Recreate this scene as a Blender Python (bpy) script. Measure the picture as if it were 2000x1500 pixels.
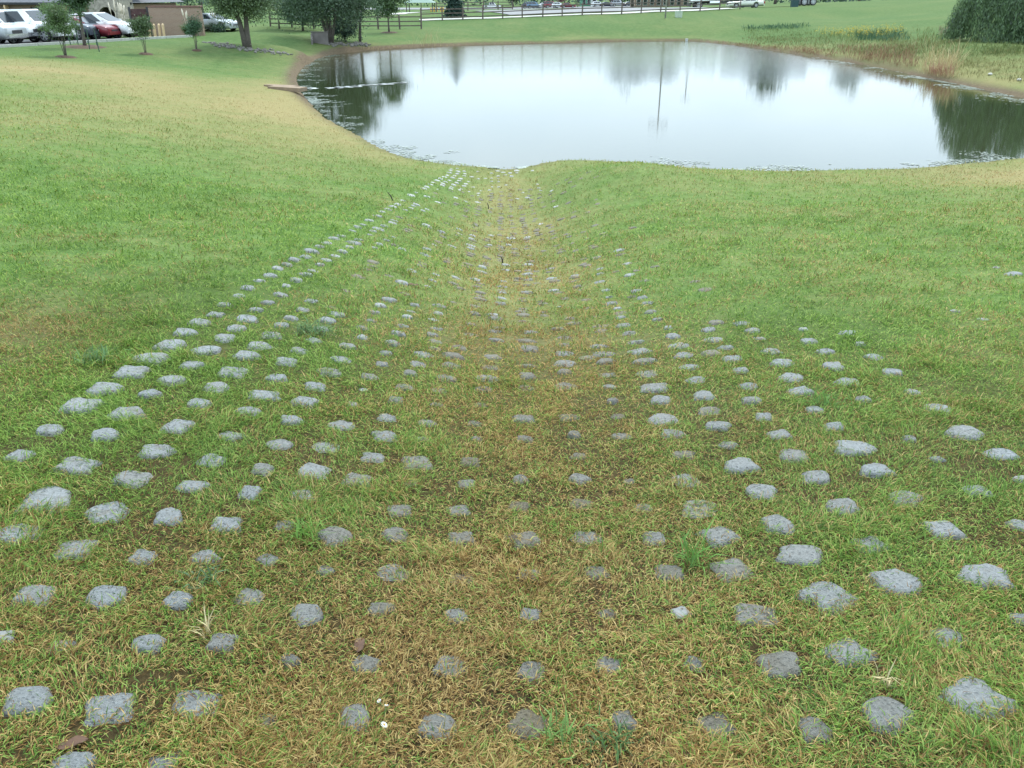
import bpy, bmesh, math, random
import numpy as np
from mathutils import Vector, Matrix

scene = bpy.context.scene
for o in list(bpy.data.objects):
    bpy.data.objects.remove(o)
COL = scene.collection
R = math.radians
random.seed(7)
rng = np.random.default_rng(7)

# ------------------------------------------------------------------ camera
PITCH, FPX, EYE = R(24.9), 1640.0, 3.85          # focal length in units of a 2000 px wide frame
cam_d = bpy.data.cameras.new('camera')
cam_d.sensor_width = 36.0
cam_d.lens = FPX / 2000.0 * 36.0
cam_d.clip_start, cam_d.clip_end = 0.05, 4000.0
cam = bpy.data.objects.new('camera', cam_d)
cam.location = (0, 0, EYE)
cam.rotation_euler = (R(90) - PITCH, 0, 0)
COL.objects.link(cam)
scene.camera = cam

# ------------------------------------------------------------------ sky and sun
SUN_EL, SUN_AZ = R(52), R(20)                    # bright overcast, the sun behind cloud, ahead and to the right
world = bpy.data.worlds.new('World')
scene.world = world
world.use_nodes = True
wn, wl = world.node_tree.nodes, world.node_tree.links
wn.clear()
w_out = wn.new('ShaderNodeOutputWorld')
w_bg = wn.new('ShaderNodeBackground'); w_bg.inputs['Strength'].default_value = 0.1
sky = wn.new('ShaderNodeTexSky'); sky.sky_type = 'NISHITA'; sky.sun_disc = False
sky.sun_elevation, sky.sun_rotation = SUN_EL, SUN_AZ
sky.air_density, sky.dust_density, sky.ozone_density = 1.0, 2.0, 1.0
tc = wn.new('ShaderNodeTexCoord')
mp = wn.new('ShaderNodeMapping'); mp.inputs['Scale'].default_value = (1.0, 1.0, 2.2)
nz = wn.new('ShaderNodeTexNoise'); nz.inputs['Scale'].default_value = 1.7
nz.inputs['Detail'].default_value = 6; nz.inputs['Roughness'].default_value = 0.55
cr = wn.new('ShaderNodeValToRGB')
cr.color_ramp.elements[0].position = 0.28; cr.color_ramp.elements[0].color = (10.8, 14.3, 17.2, 1)
cr.color_ramp.elements[1].position = 0.72; cr.color_ramp.elements[1].color = (15.8, 18.7, 20.8, 1)
mixc = wn.new('ShaderNodeMix'); mixc.data_type = 'RGBA'; mixc.inputs['Factor'].default_value = 0.85
wl.new(tc.outputs['Generated'], mp.inputs['Vector']); wl.new(mp.outputs['Vector'], nz.inputs['Vector'])
wl.new(nz.outputs['Fac'], cr.inputs['Fac'])
wl.new(sky.outputs['Color'], mixc.inputs['A']); wl.new(cr.outputs['Color'], mixc.inputs['B'])
# an overcast sky grows brighter towards the zenith
sepd = wn.new('ShaderNodeSeparateXYZ'); wl.new(tc.outputs['Generated'], sepd.inputs[0])
zen = wn.new('ShaderNodeMapRange'); wl.new(sepd.outputs['Z'], zen.inputs['Value'])
zen.inputs['To Min'].default_value, zen.inputs['To Max'].default_value = 0.92, 1.30
vm = wn.new('ShaderNodeVectorMath'); vm.operation = 'SCALE'
wl.new(mixc.outputs['Result'], vm.inputs[0]); wl.new(zen.outputs[0], vm.inputs['Scale'])
wl.new(vm.outputs[0], w_bg.inputs['Color']); wl.new(w_bg.outputs['Background'], w_out.inputs['Surface'])

sun_d = bpy.data.lights.new('sun', 'SUN'); sun_d.energy = 2.6; sun_d.angle = R(12); sun_d.color = (1.0, 0.96, 0.9)
sun = bpy.data.objects.new('sun', sun_d); COL.objects.link(sun)
sv = Vector((math.sin(SUN_AZ) * math.cos(SUN_EL), math.cos(SUN_AZ) * math.cos(SUN_EL), math.sin(SUN_EL)))
sun.rotation_euler = sv.to_track_quat('Z', 'Y').to_euler()
sun.location = sv * 60

vs = scene.view_settings
vs.view_transform, vs.look, vs.exposure, vs.gamma = 'Standard', 'None', 0.24, 1.0
vs.use_curve_mapping = False
cy = scene.cycles
cy.max_bounces, cy.diffuse_bounces, cy.glossy_bounces, cy.transmission_bounces, cy.transparent_max_bounces = 4, 2, 3, 3, 4
cy.use_denoising = True
cy.caustics_reflective = cy.caustics_refractive = False

# ------------------------------------------------------------------ helpers
FWD = np.array([0, math.cos(PITCH), -math.sin(PITCH)]); UPV = np.array([0, math.sin(PITCH), math.cos(PITCH)])
def ray(px, py):
    px, py = np.asarray(px, float), np.asarray(py, float)
    return FWD * FPX + np.stack([px - 1000, 0 * px, 0 * px], -1) + UPV * (750 - py)[..., None]
def at_depth(px, py, D):                          # point of the sight line at forward distance D
    d = ray(px, py); return np.array([0, 0, EYE]) + d * (np.asarray(D) / d[..., 1])[..., None]
def at_level(px, py, z):
    d = ray(px, py); return np.array([0, 0, EYE]) + d * ((np.asarray(z) - EYE) / d[..., 2])[..., None]
def px_per_m(P):
    return FPX / np.dot(np.asarray(P) - np.array([0, 0, EYE]), FWD)
def sstep(a, b, x):
    t = np.clip((x - a) / (b - a), 0, 1); return t * t * (3 - 2 * t)

def tag(o, label=None, cat=None, group=None, kind=None):
    if label: o['label'] = label
    if cat: o['category'] = cat
    if group: o['group'] = group
    if kind: o['kind'] = kind
    return o
def empty(name, loc, rz=0.0):
    o = bpy.data.objects.new(name, None); COL.objects.link(o)
    o.location = loc; o.rotation_euler = (0, 0, rz); o.empty_display_size = 0.2
    return o
def link_mesh(name, me, parent=None):
    o = bpy.data.objects.new(name, me); COL.objects.link(o); o.parent = parent
    return o

class MB:
    """collects verts and faces, then links them as one mesh object"""
    def __init__(s): s.v, s.f, s.n = [], [], 0
    def add(s, vs, fs):
        k = s.n; s.v += [tuple(map(float, p)) for p in vs]; s.f += [tuple(i + k for i in f) for f in fs]; s.n += len(vs); return s
    def box(s, c, d, rz=0.0):
        cx, cy_, cz = c; hx, hy, hz = d[0] / 2, d[1] / 2, d[2] / 2
        ca, sa = math.cos(rz), math.sin(rz); P = []
        for z in (-hz, hz):
            for x, y in ((-hx, -hy), (hx, -hy), (hx, hy), (-hx, hy)):
                P.append((cx + x * ca - y * sa, cy_ + x * sa + y * ca, cz + z))
        return s.add(P, [(3, 2, 1, 0), (4, 5, 6, 7), (0, 1, 5, 4), (1, 2, 6, 5), (2, 3, 7, 6), (3, 0, 4, 7)])
    def hexa(s, P):                               # eight corners, bottom ring then top ring
        return s.add(P, [(3, 2, 1, 0), (4, 5, 6, 7), (0, 1, 5, 4), (1, 2, 6, 5), (2, 3, 7, 6), (3, 0, 4, 7)])
    def tube(s, pts, rad, n=7, cap=True):
        pts = [Vector(p) for p in pts]; rings = []
        for i, p in enumerate(pts):
            d = (pts[min(i + 1, len(pts) - 1)] - pts[max(i - 1, 0)]).normalized()
            a = d.orthogonal().normalized(); b = d.cross(a)
            r = rad[i] if hasattr(rad, '__len__') else rad
            rings.append([p + (a * math.cos(2 * math.pi * k / n) + b * math.sin(2 * math.pi * k / n)) * r for k in range(n)])
        # keep the rings from twisting
        for i in range(1, len(rings)):
            best = min(range(n), key=lambda k: (rings[i][k] - rings[i - 1][0]).length)
            rings[i] = rings[i][best:] + rings[i][:best]
        V = [v for r_ in rings for v in r_]; F = []
        for i in range(len(rings) - 1):
            for k in range(n):
                F.append((i * n + k, i * n + (k + 1) % n, (i + 1) * n + (k + 1) % n, (i + 1) * n + k))
        if cap:
            F.append(tuple(range(n - 1, -1, -1))); F.append(tuple(range((len(rings) - 1) * n, len(rings) * n)))
        return s.add(V, F)
    def cyl(s, c, r, h, axis='z', n=16, r2=None):
        r2 = r if r2 is None else r2; V = []
        for i, (t, q) in enumerate(((-h / 2, r), (h / 2, r2))):
            for k in range(n):
                a = 2 * math.pi * k / n; u, w = q * math.cos(a), q * math.sin(a)
                p = {'z': (u, w, t), 'y': (u, t, -w), 'x': (t, u, w)}[axis]
                V.append((c[0] + p[0], c[1] + p[1], c[2] + p[2]))
        F = [(k, (k + 1) % n, n + (k + 1) % n, n + k) for k in range(n)]
        F += [tuple(range(n - 1, -1, -1)), tuple(range(n, 2 * n))]
        return s.add(V, F)
    def mesh(s, name, mat, smooth=False):
        me = bpy.data.meshes.new(name); me.from_pydata(s.v, [], s.f)
        for m in (mat if isinstance(mat, (list, tuple)) else [mat]): me.materials.append(m)
        if smooth: me.polygons.foreach_set('use_smooth', [True] * len(me.polygons))
        me.update(); return me
    def build(s, name, mat, parent=None, smooth=False):
        return link_mesh(name, s.mesh(name, mat, smooth), parent)

def np_mesh(name, V, F, mat, smooth=False):
    """V (n,3) array, F (m,k) array of equal-sized faces"""
    me = bpy.data.meshes.new(name); k = F.shape[1]
    me.vertices.add(len(V)); me.vertices.foreach_set('co', np.ascontiguousarray(V, np.float32).ravel())
    me.loops.add(F.size); me.loops.foreach_set('vertex_index', np.ascontiguousarray(F, np.int32).ravel())
    me.polygons.add(len(F)); me.polygons.foreach_set('loop_start', np.arange(0, F.size, k, dtype=np.int32))
    me.polygons.foreach_set('loop_total', np.full(len(F), k, np.int32))
    me.materials.append(mat)
    if smooth: me.polygons.foreach_set('use_smooth', np.ones(len(F), bool))
    me.update(calc_edges=True); return me
def set_attr(me, name, data, typ='FLOAT'):
    a = me.attributes.new(name, typ, 'POINT'); a.data.foreach_set('value' if typ in ('FLOAT', 'INT') else 'vector', np.ascontiguousarray(data).ravel())

# ------------------------------------------------------------------ materials
class NT:
    def __init__(s, name):
        s.m = bpy.data.materials.new(name); s.m.use_nodes = True
        s.t = s.m.node_tree; s.n = s.t.nodes; s.l = s.t.links; s.n.clear()
        s.out = s.n.new('ShaderNodeOutputMaterial')
    def new(s, t, **kw):
        nd = s.n.new('ShaderNode' + t)
        for k, v in kw.items():
            if k in nd.inputs: s.set(nd.inputs[k], v)
            else: setattr(nd, k, v)
        return nd
    def set(s, sock, v):
        if isinstance(v, bpy.types.NodeSocket): s.l.new(v, sock)
        elif hasattr(v, 'outputs'): s.l.new(v.outputs[0], sock)
        else: sock.default_value = v
    def math(s, op, a, b=0.0, clamp=False):
        nd = s.n.new('ShaderNodeMath'); nd.operation = op; nd.use_clamp = clamp
        s.set(nd.inputs[0], a); s.set(nd.inputs[1], b); return nd.outputs[0]
    def mix(s, f, a, b):
        nd = s.n.new('ShaderNodeMix'); nd.data_type = 'RGBA'
        s.set(nd.inputs['Factor'], f); s.set(nd.inputs['A'], a); s.set(nd.inputs['B'], b); return nd.outputs['Result']
    def ramp(s, f, stops):
        nd = s.n.new('ShaderNodeValToRGB'); e = nd.color_ramp.elements
        while len(e) < len(stops): e.new(0.5)
        for i, (p, c) in enumerate(stops): e[i].position = p; e[i].color = (*c, 1) if len(c) == 3 else c
        s.set(nd.inputs['Fac'], f); return nd.outputs['Color']
    def noise(s, scale, detail=4, rough=0.55, vec=None, w=None):
        nd = s.n.new('ShaderNodeTexNoise'); nd.inputs['Scale'].default_value = scale
        nd.inputs['Detail'].default_value = detail; nd.inputs['Roughness'].default_value = rough
        if vec is not None: s.l.new(vec, nd.inputs['Vector'])
        return nd.outputs['Fac']
    def attr(s, name, typ='GEOMETRY'):
        nd = s.n.new('ShaderNodeAttribute'); nd.attribute_name = name; nd.attribute_type = typ; return nd.outputs['Fac']
    def pos(s): return s.n.new('ShaderNodeNewGeometry').outputs['Position']
    def objco(s): return s.n.new('ShaderNodeTexCoord').outputs['Object']
    def bump(s, h, strength, dist):
        nd = s.n.new('ShaderNodeBump'); nd.inputs['Strength'].default_value = strength; nd.inputs['Distance'].default_value = dist
        s.l.new(h, nd.inputs['Height']); return nd.outputs['Normal']
    def principled(s, **kw):
        nd = s.n.new('ShaderNodeBsdfPrincipled')
        for k, v in kw.items(): s.set(nd.inputs[k], v)
        s.l.new(nd.outputs[0], s.out.inputs['Surface']); return s.m

def C4(c): return (*c, 1.0)
def plain(name, col, rough=0.6, var=0.25, scale=6.0, metallic=0.0, bump=0.0, bscale=30.0, spec=0.5, coat=0.0):
    """a colour with uneven wear over the surface"""
    t = NT(name); p = t.objco()
    n = t.noise(scale, 5, 0.6, p)
    c = t.ramp(n, [(0.3, tuple(x * (1 - var) for x in col)), (0.7, tuple(min(1, x * (1 + var)) for x in col))])
    kw = {'Base Color': c, 'Roughness': rough, 'Metallic': metallic, 'Specular IOR Level': spec, 'Coat Weight': coat}
    if bump: kw['Normal'] = t.bump(t.noise(bscale, 4, 0.6, p), bump, 0.02)
    return t.principled(**kw)
# ------------------------------------------------------------------ the lie of the land
# pond outline at water level 0
SHORE_PX = [(1000,331),(965,330),(930,327),(895,325),(860,321),(800,311),(750,293),(700,265),(650,240),(625,222),(605,203),(592,188),(584,172),
 (580,158),(583,144),(594,130),(612,118),(650,107),(720,99),(800,94),(900,89),(1000,86),(1100,84),(1200,81),(1340,80),(1395,84),(1470,93),
 (1530,102),(1600,113),(1700,129),(1800,150),(1850,160),(1900,170),(2000,192),(2150,224),(2290,262),(2310,285),(2230,298),(2120,304),
 (2000,312),(1900,322),(1820,329),(1750,335),(1600,338),(1500,338),(1400,336),(1300,331),(1200,324),(1150,319.5),(1100,318),(1060,323),(1030,329)]
_s = np.array(SHORE_PX, float)
SH = at_level(_s[:, 0], _s[:, 1], 0.0)[:, :2]
def catmull(P, k):
    n = len(P); out = []
    for i in range(n):
        a, b, c, d = P[i - 1], P[i], P[(i + 1) % n], P[(i + 2) % n]
        for j in range(k):
            t = j / k
            out.append(0.5 * (2 * b + (c - a) * t + (2 * a - 5 * b + 4 * c - d) * t * t + (3 * b - a - 3 * c + d) * t ** 3))
    return np.array(out)
SHD = catmull(SH, 5)
def shore_dist(x, y):
    """distance to the shoreline, positive on land"""
    x, y = np.asarray(x, float), np.asarray(y, float); sh = x.shape; x, y = x.ravel(), y.ravel()
    if len(x) < 6000:                             # few points: all segments at once
        A, B = SHD[:, :, None], np.roll(SHD, -1, 0)[:, :, None]; dx, dy = B[:, 0] - A[:, 0], B[:, 1] - A[:, 1]
        t = np.clip(((x - A[:, 0]) * dx + (y - A[:, 1]) * dy) / (dx * dx + dy * dy), 0, 1)
        d = np.sqrt(((x - A[:, 0] - t * dx) ** 2 + (y - A[:, 1] - t * dy) ** 2).min(0))
        cr = ((A[:, 1] > y) != (B[:, 1] > y)) & (x < dx * (y - A[:, 1]) / np.where(dy == 0, 1e-9, dy) + A[:, 0])
        return np.where(cr.sum(0) % 2 == 1, -d, d).reshape(sh)
    best = np.full(len(x), 1e9); inside = np.zeros(len(x), bool)
    A = SHD; B = np.roll(SHD, -1, 0)
    for (ax, ay), (bx, by) in zip(A, B):
        dx, dy = bx - ax, by - ay
        t = np.clip(((x - ax) * dx + (y - ay) * dy) / (dx * dx + dy * dy), 0, 1)
        best = np.minimum(best, (x - ax - t * dx) ** 2 + (y - ay - t * dy) ** 2)
        if dy != 0:
            inside ^= ((ay > y) != (by > y)) & (x < dx * (y - ay) / dy + ax)
    d = np.sqrt(best); return np.where(inside, -d, d).reshape(sh)

Z_LOT = 1.3
K0, K1 = at_level(np.array([0., 355.]), np.array([91., 71.5]), Z_LOT)[:, :2]      # kerb of the car park
KD = (K1 - K0) / np.linalg.norm(K1 - K0); KN = np.array([-KD[1], KD[0]])           # KN points away from the pond
KLEN = float(np.linalg.norm(K1 - K0))

CTRL = []                                                                     # (x, y, z)
for p in SH: CTRL.append((p[0], p[1], 0.04))
def ctl(px, py, D): CTRL.append(tuple(at_depth(float(px), float(py), float(D))))
for q in [(823,57,86),(740,57,86),(620,56,86),(540,52,86),(823,41,94),(900,38.5,95),(1000,36,96),(1137,30,99),(1214,28,101),(1290,24,104),
          (1367,22,108),(1445,18,112),(900,62,82),(1100,55,86),(1250,50,90),(700,78,72),(640,86,66),(1000,66,84),(1360,17,150),(1358,18,138),(1535,12.5,138),(1450,15.5,138),(1455,15,146),(1400,16.5,146),(1505,12.5,146),(1551,13.5,128),(1430,17,130),(1535,10.5,150),
          (1700,2,150),(1850,12,110),(960,18,280),(1120,15,290),(1250,14,260),(860,24,200),(1600,35,104),(1450,60,86),(1600,75,78),(1750,85,66),
          (1850,85,56),(1950,88,50),(1850,30,90),(2000,60,62),(2200,120,50),(430,72,75),(480,92,59),(440,68,80),(560,95,56),(525,112,52),(500,140,47)]:
    ctl(*q)
for t in (-40, -15, 0, 20):
    q = K0 + KD * t
    CTRL.append((q[0], q[1], Z_LOT)); q2 = q + KN * 14; CTRL.append((q2[0], q2[1], Z_LOT - 0.45))
CTRL += [(0, 0, 2.40), (0, -6, 2.95), (-6, -4, 2.9), (6, -4, 2.75), (-3.5, 3, 2.2), (-3.2, 7, 1.86), (-2.6, 11, 1.28), (3.5, 3, 2.05), (3.2, 7, 1.55), (4, 12, 0.98), (-2.0, 16, 0.60),
         (2.5, 16.5, 0.62), (8, 6, 1.85), (8, 12, 1.05), (14, 6, 2.0), (14, 14, 0.95), (22, 10, 1.9), (-8, 8, 1.95), (-8, 16, 1.5), (-7, 22, 0.75), (-12, 14, 2.0),
         (-14, 26, 1.35), (-20, 20, 2.1), (-20, 34, 1.55), (-14, 36, 0.85), (-30, 30, 1.9), (-45, 45, 1.5), (-40, 10, 2.8), (40, 10, 2.8), (35, 30, 1.6), (0, -40, 3.2), (-60, -30, 3.2), (60, -30, 3.2),
         (24.5, 42, 0.65), (-200, 60, 1), (-150, 250, 0.5), (-60, 140, 0.3), (0, 450, 0.5), (200, 400, 1), (250, 150, 4), (250, -50, 4), (-250, -80, 3), (-500, 800, 0), (0, 900, 0), (500, 800, 2), (600, 0, 5), (-600, 0, 2), (0, -300, 3), (-40, 100, 0.6), (-30, 70, 0.9)]
CT = np.array(CTRL)
def _tps():
    P = CT[:, :2] / 50.0; n = len(P)
    r2 = ((P[:, None] - P[None]) ** 2).sum(-1); K = np.where(r2 > 0, 0.5 * r2 * np.log(np.maximum(r2, 1e-12)), 0)
    K += np.eye(n) * 2e-6
    A = np.zeros((n + 3, n + 3)); A[:n, :n] = K; A[:n, n] = 1; A[:n, n + 1:] = P; A[n, :n] = 1; A[n + 1:, :n] = P.T
    return np.linalg.solve(A, np.concatenate([CT[:, 2], np.zeros(3)]))
TW = _tps()
def tps(x, y):
    x, y = np.asarray(x, float) / 50, np.asarray(y, float) / 50; n = len(CT)
    z = TW[n] + TW[n + 1] * x + TW[n + 2] * y
    if x.size < 6000:
        r2 = np.maximum((x[..., None] - CT[:, 0] / 50) ** 2 + (y[..., None] - CT[:, 1] / 50) ** 2, 1e-12)
        return z + (TW[:n] * 0.5 * r2 * np.log(r2)).sum(-1)
    for (cx, cy_, _), w in zip(CT, TW[:n]):
        r2 = (x - cx / 50) ** 2 + (y - cy_ / 50) ** 2
        z = z + w * 0.5 * r2 * np.log(np.maximum(r2, 1e-12))
    return z
def hills(x, y, s, seed):
    """cheap smooth noise made of a few sines"""
    r = np.random.default_rng(seed); z = 0
    for k in range(7):
        a = r.uniform(0, 2 * math.pi); f = s * r.uniform(0.5, 2.2)
        z = z + np.sin((x * math.cos(a) + y * math.sin(a)) * f + r.uniform(0, 6.28)) / (1 + k * 0.35)
    return z / 3.2
def swale_x(y): return 0.02 + 0.06 * np.sin(y * 0.25)
def land(x, y):
    x, y = np.asarray(x, float), np.asarray(y, float)
    d = shore_dist(x, y); z = tps(x, y)
    # the block-lined swale running down to the water
    along = sstep(-3, 1, y) * (1 - sstep(17.5, 21, y))
    z = z - (0.17 + 0.38 * sstep(3, 11, y)) * along * np.exp(-((x - swale_x(y)) / 1.35) ** 2)
    # a rounded shoulder on the right of its mouth
    z = z + 0.22 * np.exp(-((x - 2.3) / 1.4) ** 2 - ((y - 17.6) / 3.2) ** 2)
    z = z + 0.012 * hills(x, y, 2.2, 3) + 0.03 * hills(x, y, 0.5, 5) * sstep(2, 10, np.abs(x) + np.abs(y))
    # car park: levelled ground
    s = (x - K0[0]) * KN[0] + (y - K0[1]) * KN[1]; t = (x - K0[0]) * KD[0] + (y - K0[1]) * KD[1]
    lot = sstep(-1.5, 0.2, s) * (1 - sstep(22, 30, s)) * (1 - sstep(KLEN + 1, KLEN + 7, t))
    z = z * (1 - lot) + (Z_LOT - 0.06 - 0.03 * np.maximum(s, 0)) * lot
    # the bank: a small eroded step above the water
    zl = np.maximum(z, 0.02 + 0.012 * np.minimum(d, 8) - 0.05 * np.maximum(d - 10, 0)) + (0.03 * sstep(0.0, 0.35, d) + 0.14 * sstep(0.0, 0.5, d) * sstep(30, 38, y)) * np.exp(-np.maximum(d, 0) / 2.5)
    return np.where(d > 0, zl, np.maximum(-0.04 - 0.28 * -d, -1.6))
def gz(x, y): return float(land(np.array([x]), np.array([y]))[0])
def on_land(px, py, n=40, far=40.0, height=None):
    """where the sight line meets the ground"""
    px, py = np.atleast_1d(np.asarray(px, float)), np.atleast_1d(np.asarray(py, float))
    lo = np.full(px.shape, 0.5); hi = np.full(px.shape, float(far)); d = ray(px, py)
    d = d / d[:, 1:2]
    for _ in range(n):
        m = 0.5 * (lo + hi); P = np.array([0, 0, EYE]) + d * m[:, None]
        above = P[:, 2] > (height or land)(P[:, 0], P[:, 1])
        lo = np.where(above, m, lo); hi = np.where(above, hi, m)
    return np.array([0, 0, EYE]) + d * (0.5 * (lo + hi))[:, None]

# ------------------------------------------------------------------ how dry, green and bare the turf is (its own colour)
def _vn(x, y, seed):
    """value noise"""
    r = np.random.default_rng(seed); T = r.random((256, 256))
    xi, yi = np.floor(x).astype(int), np.floor(y).astype(int); fx, fy = x - xi, y - yi
    fx, fy = fx * fx * (3 - 2 * fx), fy * fy * (3 - 2 * fy)
    g = lambda a, b: T[a & 255, b & 255]
    return (g(xi, yi) * (1 - fx) + g(xi + 1, yi) * fx) * (1 - fy) + (g(xi, yi + 1) * (1 - fx) + g(xi + 1, yi + 1) * fx) * fy
def fbm(x, y, s, seed, n=4):
    z, a, t = 0, 1.0, 0
    for k in range(n):
        z = z + a * _vn(x * s * 2 ** k + 37.3 * k, y * s * 2 ** k + 11.7 * k, seed + k); t += a; a *= 0.55
    return z / t
def dryness(x, y):
    sd = shore_dist(x, y); return dryness_at(np.asarray(x, float), np.asarray(y, float), sd), sd
def dryness_at(x, y, sd):
    n1, n2, n3 = fbm(x, y, 0.9, 11), fbm(x, y, 0.16, 21), fbm(x, y, 3.2, 31, 3)
    ax = np.abs(x - swale_x(y))
    d = 0.17 + 0.42 * (n1 - 0.5) + 0.62 * (n2 - 0.5) + 0.42 * (n3 - 0.5)
    d = d + 0.40 * np.exp(-(ax / 0.8) ** 2) * (1 - sstep(18, 20, y)) + 0.16 * (1 - sstep(1.4, 3.0, y))
    d = d - 0.10 * np.exp(-((ax - 2.0) / 0.7) ** 2) * sstep(2, 4, y)
    d = d + 0.50 * np.exp(-((x + 3.0) / 0.55) ** 2 - ((y - 4.7) / 0.8) ** 2)      # straw patch beside the blocks on the left
    d = d + 0.60 * np.exp(-((x + 9) / 5.0) ** 2 - ((y - 25) / 9.0) ** 2) + 0.60 * np.exp(-((x + 15) / 7.0) ** 2 - ((y - 33) / 6.0) ** 2) + 0.35 * sstep(18, 22, x) * sstep(34, 40, y) * (1 - sstep(66, 80, y)) * (1 - sstep(27, 34, x))
    d = d + 0.30 * np.exp(-((sd - 0.8) / 1.6) ** 2) + 0.85 * np.exp(-((x - 13) / 7) ** 2 - ((y - 17.2) / 2.1) ** 2)
    return np.clip(d, 0, 1)

# ------------------------------------------------------------------ ground sheet
t = NT('turf_ground'); P = t.pos()
dry, bare, near = t.attr('dry'), t.attr('bare'), t.attr('near')
fine = t.noise(26, 4, 0.7, P); mid = t.noise(3.5, 5, 0.6, P); big = t.noise(0.35, 4, 0.6, P)
green = t.ramp(mid, [(0.25, (0.068, 0.128, 0.030)), (0.5, (0.104, 0.180, 0.045)), (0.75, (0.148, 0.222, 0.064))])
straw = t.ramp(fine, [(0.25, (0.205, 0.172, 0.075)), (0.7, (0.330, 0.275, 0.125))])
turf = t.mix(t.math('MULTIPLY', t.math('ADD', dry, t.math('MULTIPLY', t.math('SUBTRACT', fine, 0.5), 0.5)), 1.0, True), green, straw)
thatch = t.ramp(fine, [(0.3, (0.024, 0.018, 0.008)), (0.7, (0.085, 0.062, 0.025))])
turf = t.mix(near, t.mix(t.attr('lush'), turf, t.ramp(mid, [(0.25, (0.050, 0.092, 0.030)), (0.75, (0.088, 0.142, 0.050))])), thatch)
soil = t.ramp(t.noise(9, 5, 0.7, P), [(0.25, (0.075, 0.055, 0.034)), (0.6, (0.155, 0.118, 0.076)), (0.8, (0.21, 0.17, 0.115))])
colr = t.mix(bare, turf, soil)
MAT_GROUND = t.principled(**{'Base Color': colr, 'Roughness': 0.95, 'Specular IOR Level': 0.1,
    'Normal': t.bump(t.math('ADD', fine, t.math('MULTIPLY', t.noise(90, 3, 0.7, P), 0.6)), 0.6, 0.03)})

_xp = np.concatenate([5.0 * np.sinh(np.linspace(0, math.asinh(24 / 5.0), 110)), 24 * np.exp(np.linspace(0, math.log(900 / 24), 56))[1:]])
gx = np.concatenate([-_xp[:0:-1], _xp])
gy = np.concatenate([-60 + (60 - 1) * (1 - np.linspace(1, 0, 36) ** 1.8), np.linspace(-.9, 8, 100), 8 * np.exp(np.linspace(0, math.log(30 / 8), 80))[1:], np.linspace(30.4, 92, 146), 92 * np.exp(np.linspace(0, math.log(1200 / 92), 70))[1:]])
GX, GY = np.meshgrid(gx, gy)
GZ = land(GX, GY)
V = np.stack([GX, GY, GZ], -1).reshape(-1, 3)
ny, nx = GX.shape; idx = np.arange(nx * ny).reshape(ny, nx)
F = np.stack([idx[:-1, :-1], idx[:-1, 1:], idx[1:, 1:], idx[1:, :-1]], -1).reshape(-1, 4)
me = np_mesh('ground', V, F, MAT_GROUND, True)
dr, sd = dryness(GX, GY)
bare = sstep(0.55, 0.15, sd) * (0.45 + 0.55 * sstep(30, 36, GY)) + 0.9 * np.exp(-((sd - 0.25) / 0.35) ** 2) * sstep(32, 38, GY) * sstep(-2, -8, GX)
bare = np.clip(bare, 0, 1); bare[sd < 0] = 1
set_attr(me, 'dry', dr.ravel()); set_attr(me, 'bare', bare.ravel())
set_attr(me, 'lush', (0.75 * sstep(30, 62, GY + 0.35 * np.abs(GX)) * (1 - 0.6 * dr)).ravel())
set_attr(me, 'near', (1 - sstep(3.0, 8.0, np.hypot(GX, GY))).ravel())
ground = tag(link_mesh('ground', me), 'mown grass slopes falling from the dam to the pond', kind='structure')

# ------------------------------------------------------------------ pond
t = NT('pond_water'); P = t.pos()
mpn = t.new('Mapping'); t.l.new(P, mpn.inputs['Vector']); mpn.inputs['Scale'].default_value = (0.55, 1.5, 1)
rip = t.noise(5.0, 4, 0.6, mpn.outputs['Vector'])
gust = t.ramp(t.noise(0.06, 3, 0.5, P), [(0.42, (0.03,) * 3), (0.62, (1,) * 3)])
sep = t.new('SeparateXYZ'); t.l.new(P, sep.inputs[0])
far = t.new('MapRange', **{'From Min': 40.0, 'From Max': 60.0}); t.l.new(sep.outputs['Y'], far.inputs['Value'])
h = t.math('MULTIPLY', rip, t.math('ADD', 0.035, t.math('MAXIMUM', t.math('MULTIPLY', gust, 0.10), t.math('MULTIPLY', far.outputs[0], 0.75))))
MAT_WATER = t.principled(**{'Base Color': (0.030, 0.038, 0.016, 1), 'Roughness': 0.03, 'IOR': 1.46, 'Specular IOR Level': 0.5, 'Normal': t.bump(h, 0.25, 0.05)})
wb = MB(); n = 40
xs, ys = np.linspace(-22, 34, n), np.linspace(16, 86, n)
WX, WY = np.meshgrid(xs, ys); ii = np.arange(n * n).reshape(n, n)
me = np_mesh('pond_water', np.stack([WX, WY, 0 * WX], -1).reshape(-1, 3), np.stack([ii[:-1, :-1], ii[:-1, 1:], ii[1:, 1:], ii[1:, :-1]], -1).reshape(-1, 4), MAT_WATER, True)
pond = tag(link_mesh('pond_water', me), 'still pond reflecting a pale cloudy sky and dark trees', kind='structure')
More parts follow.
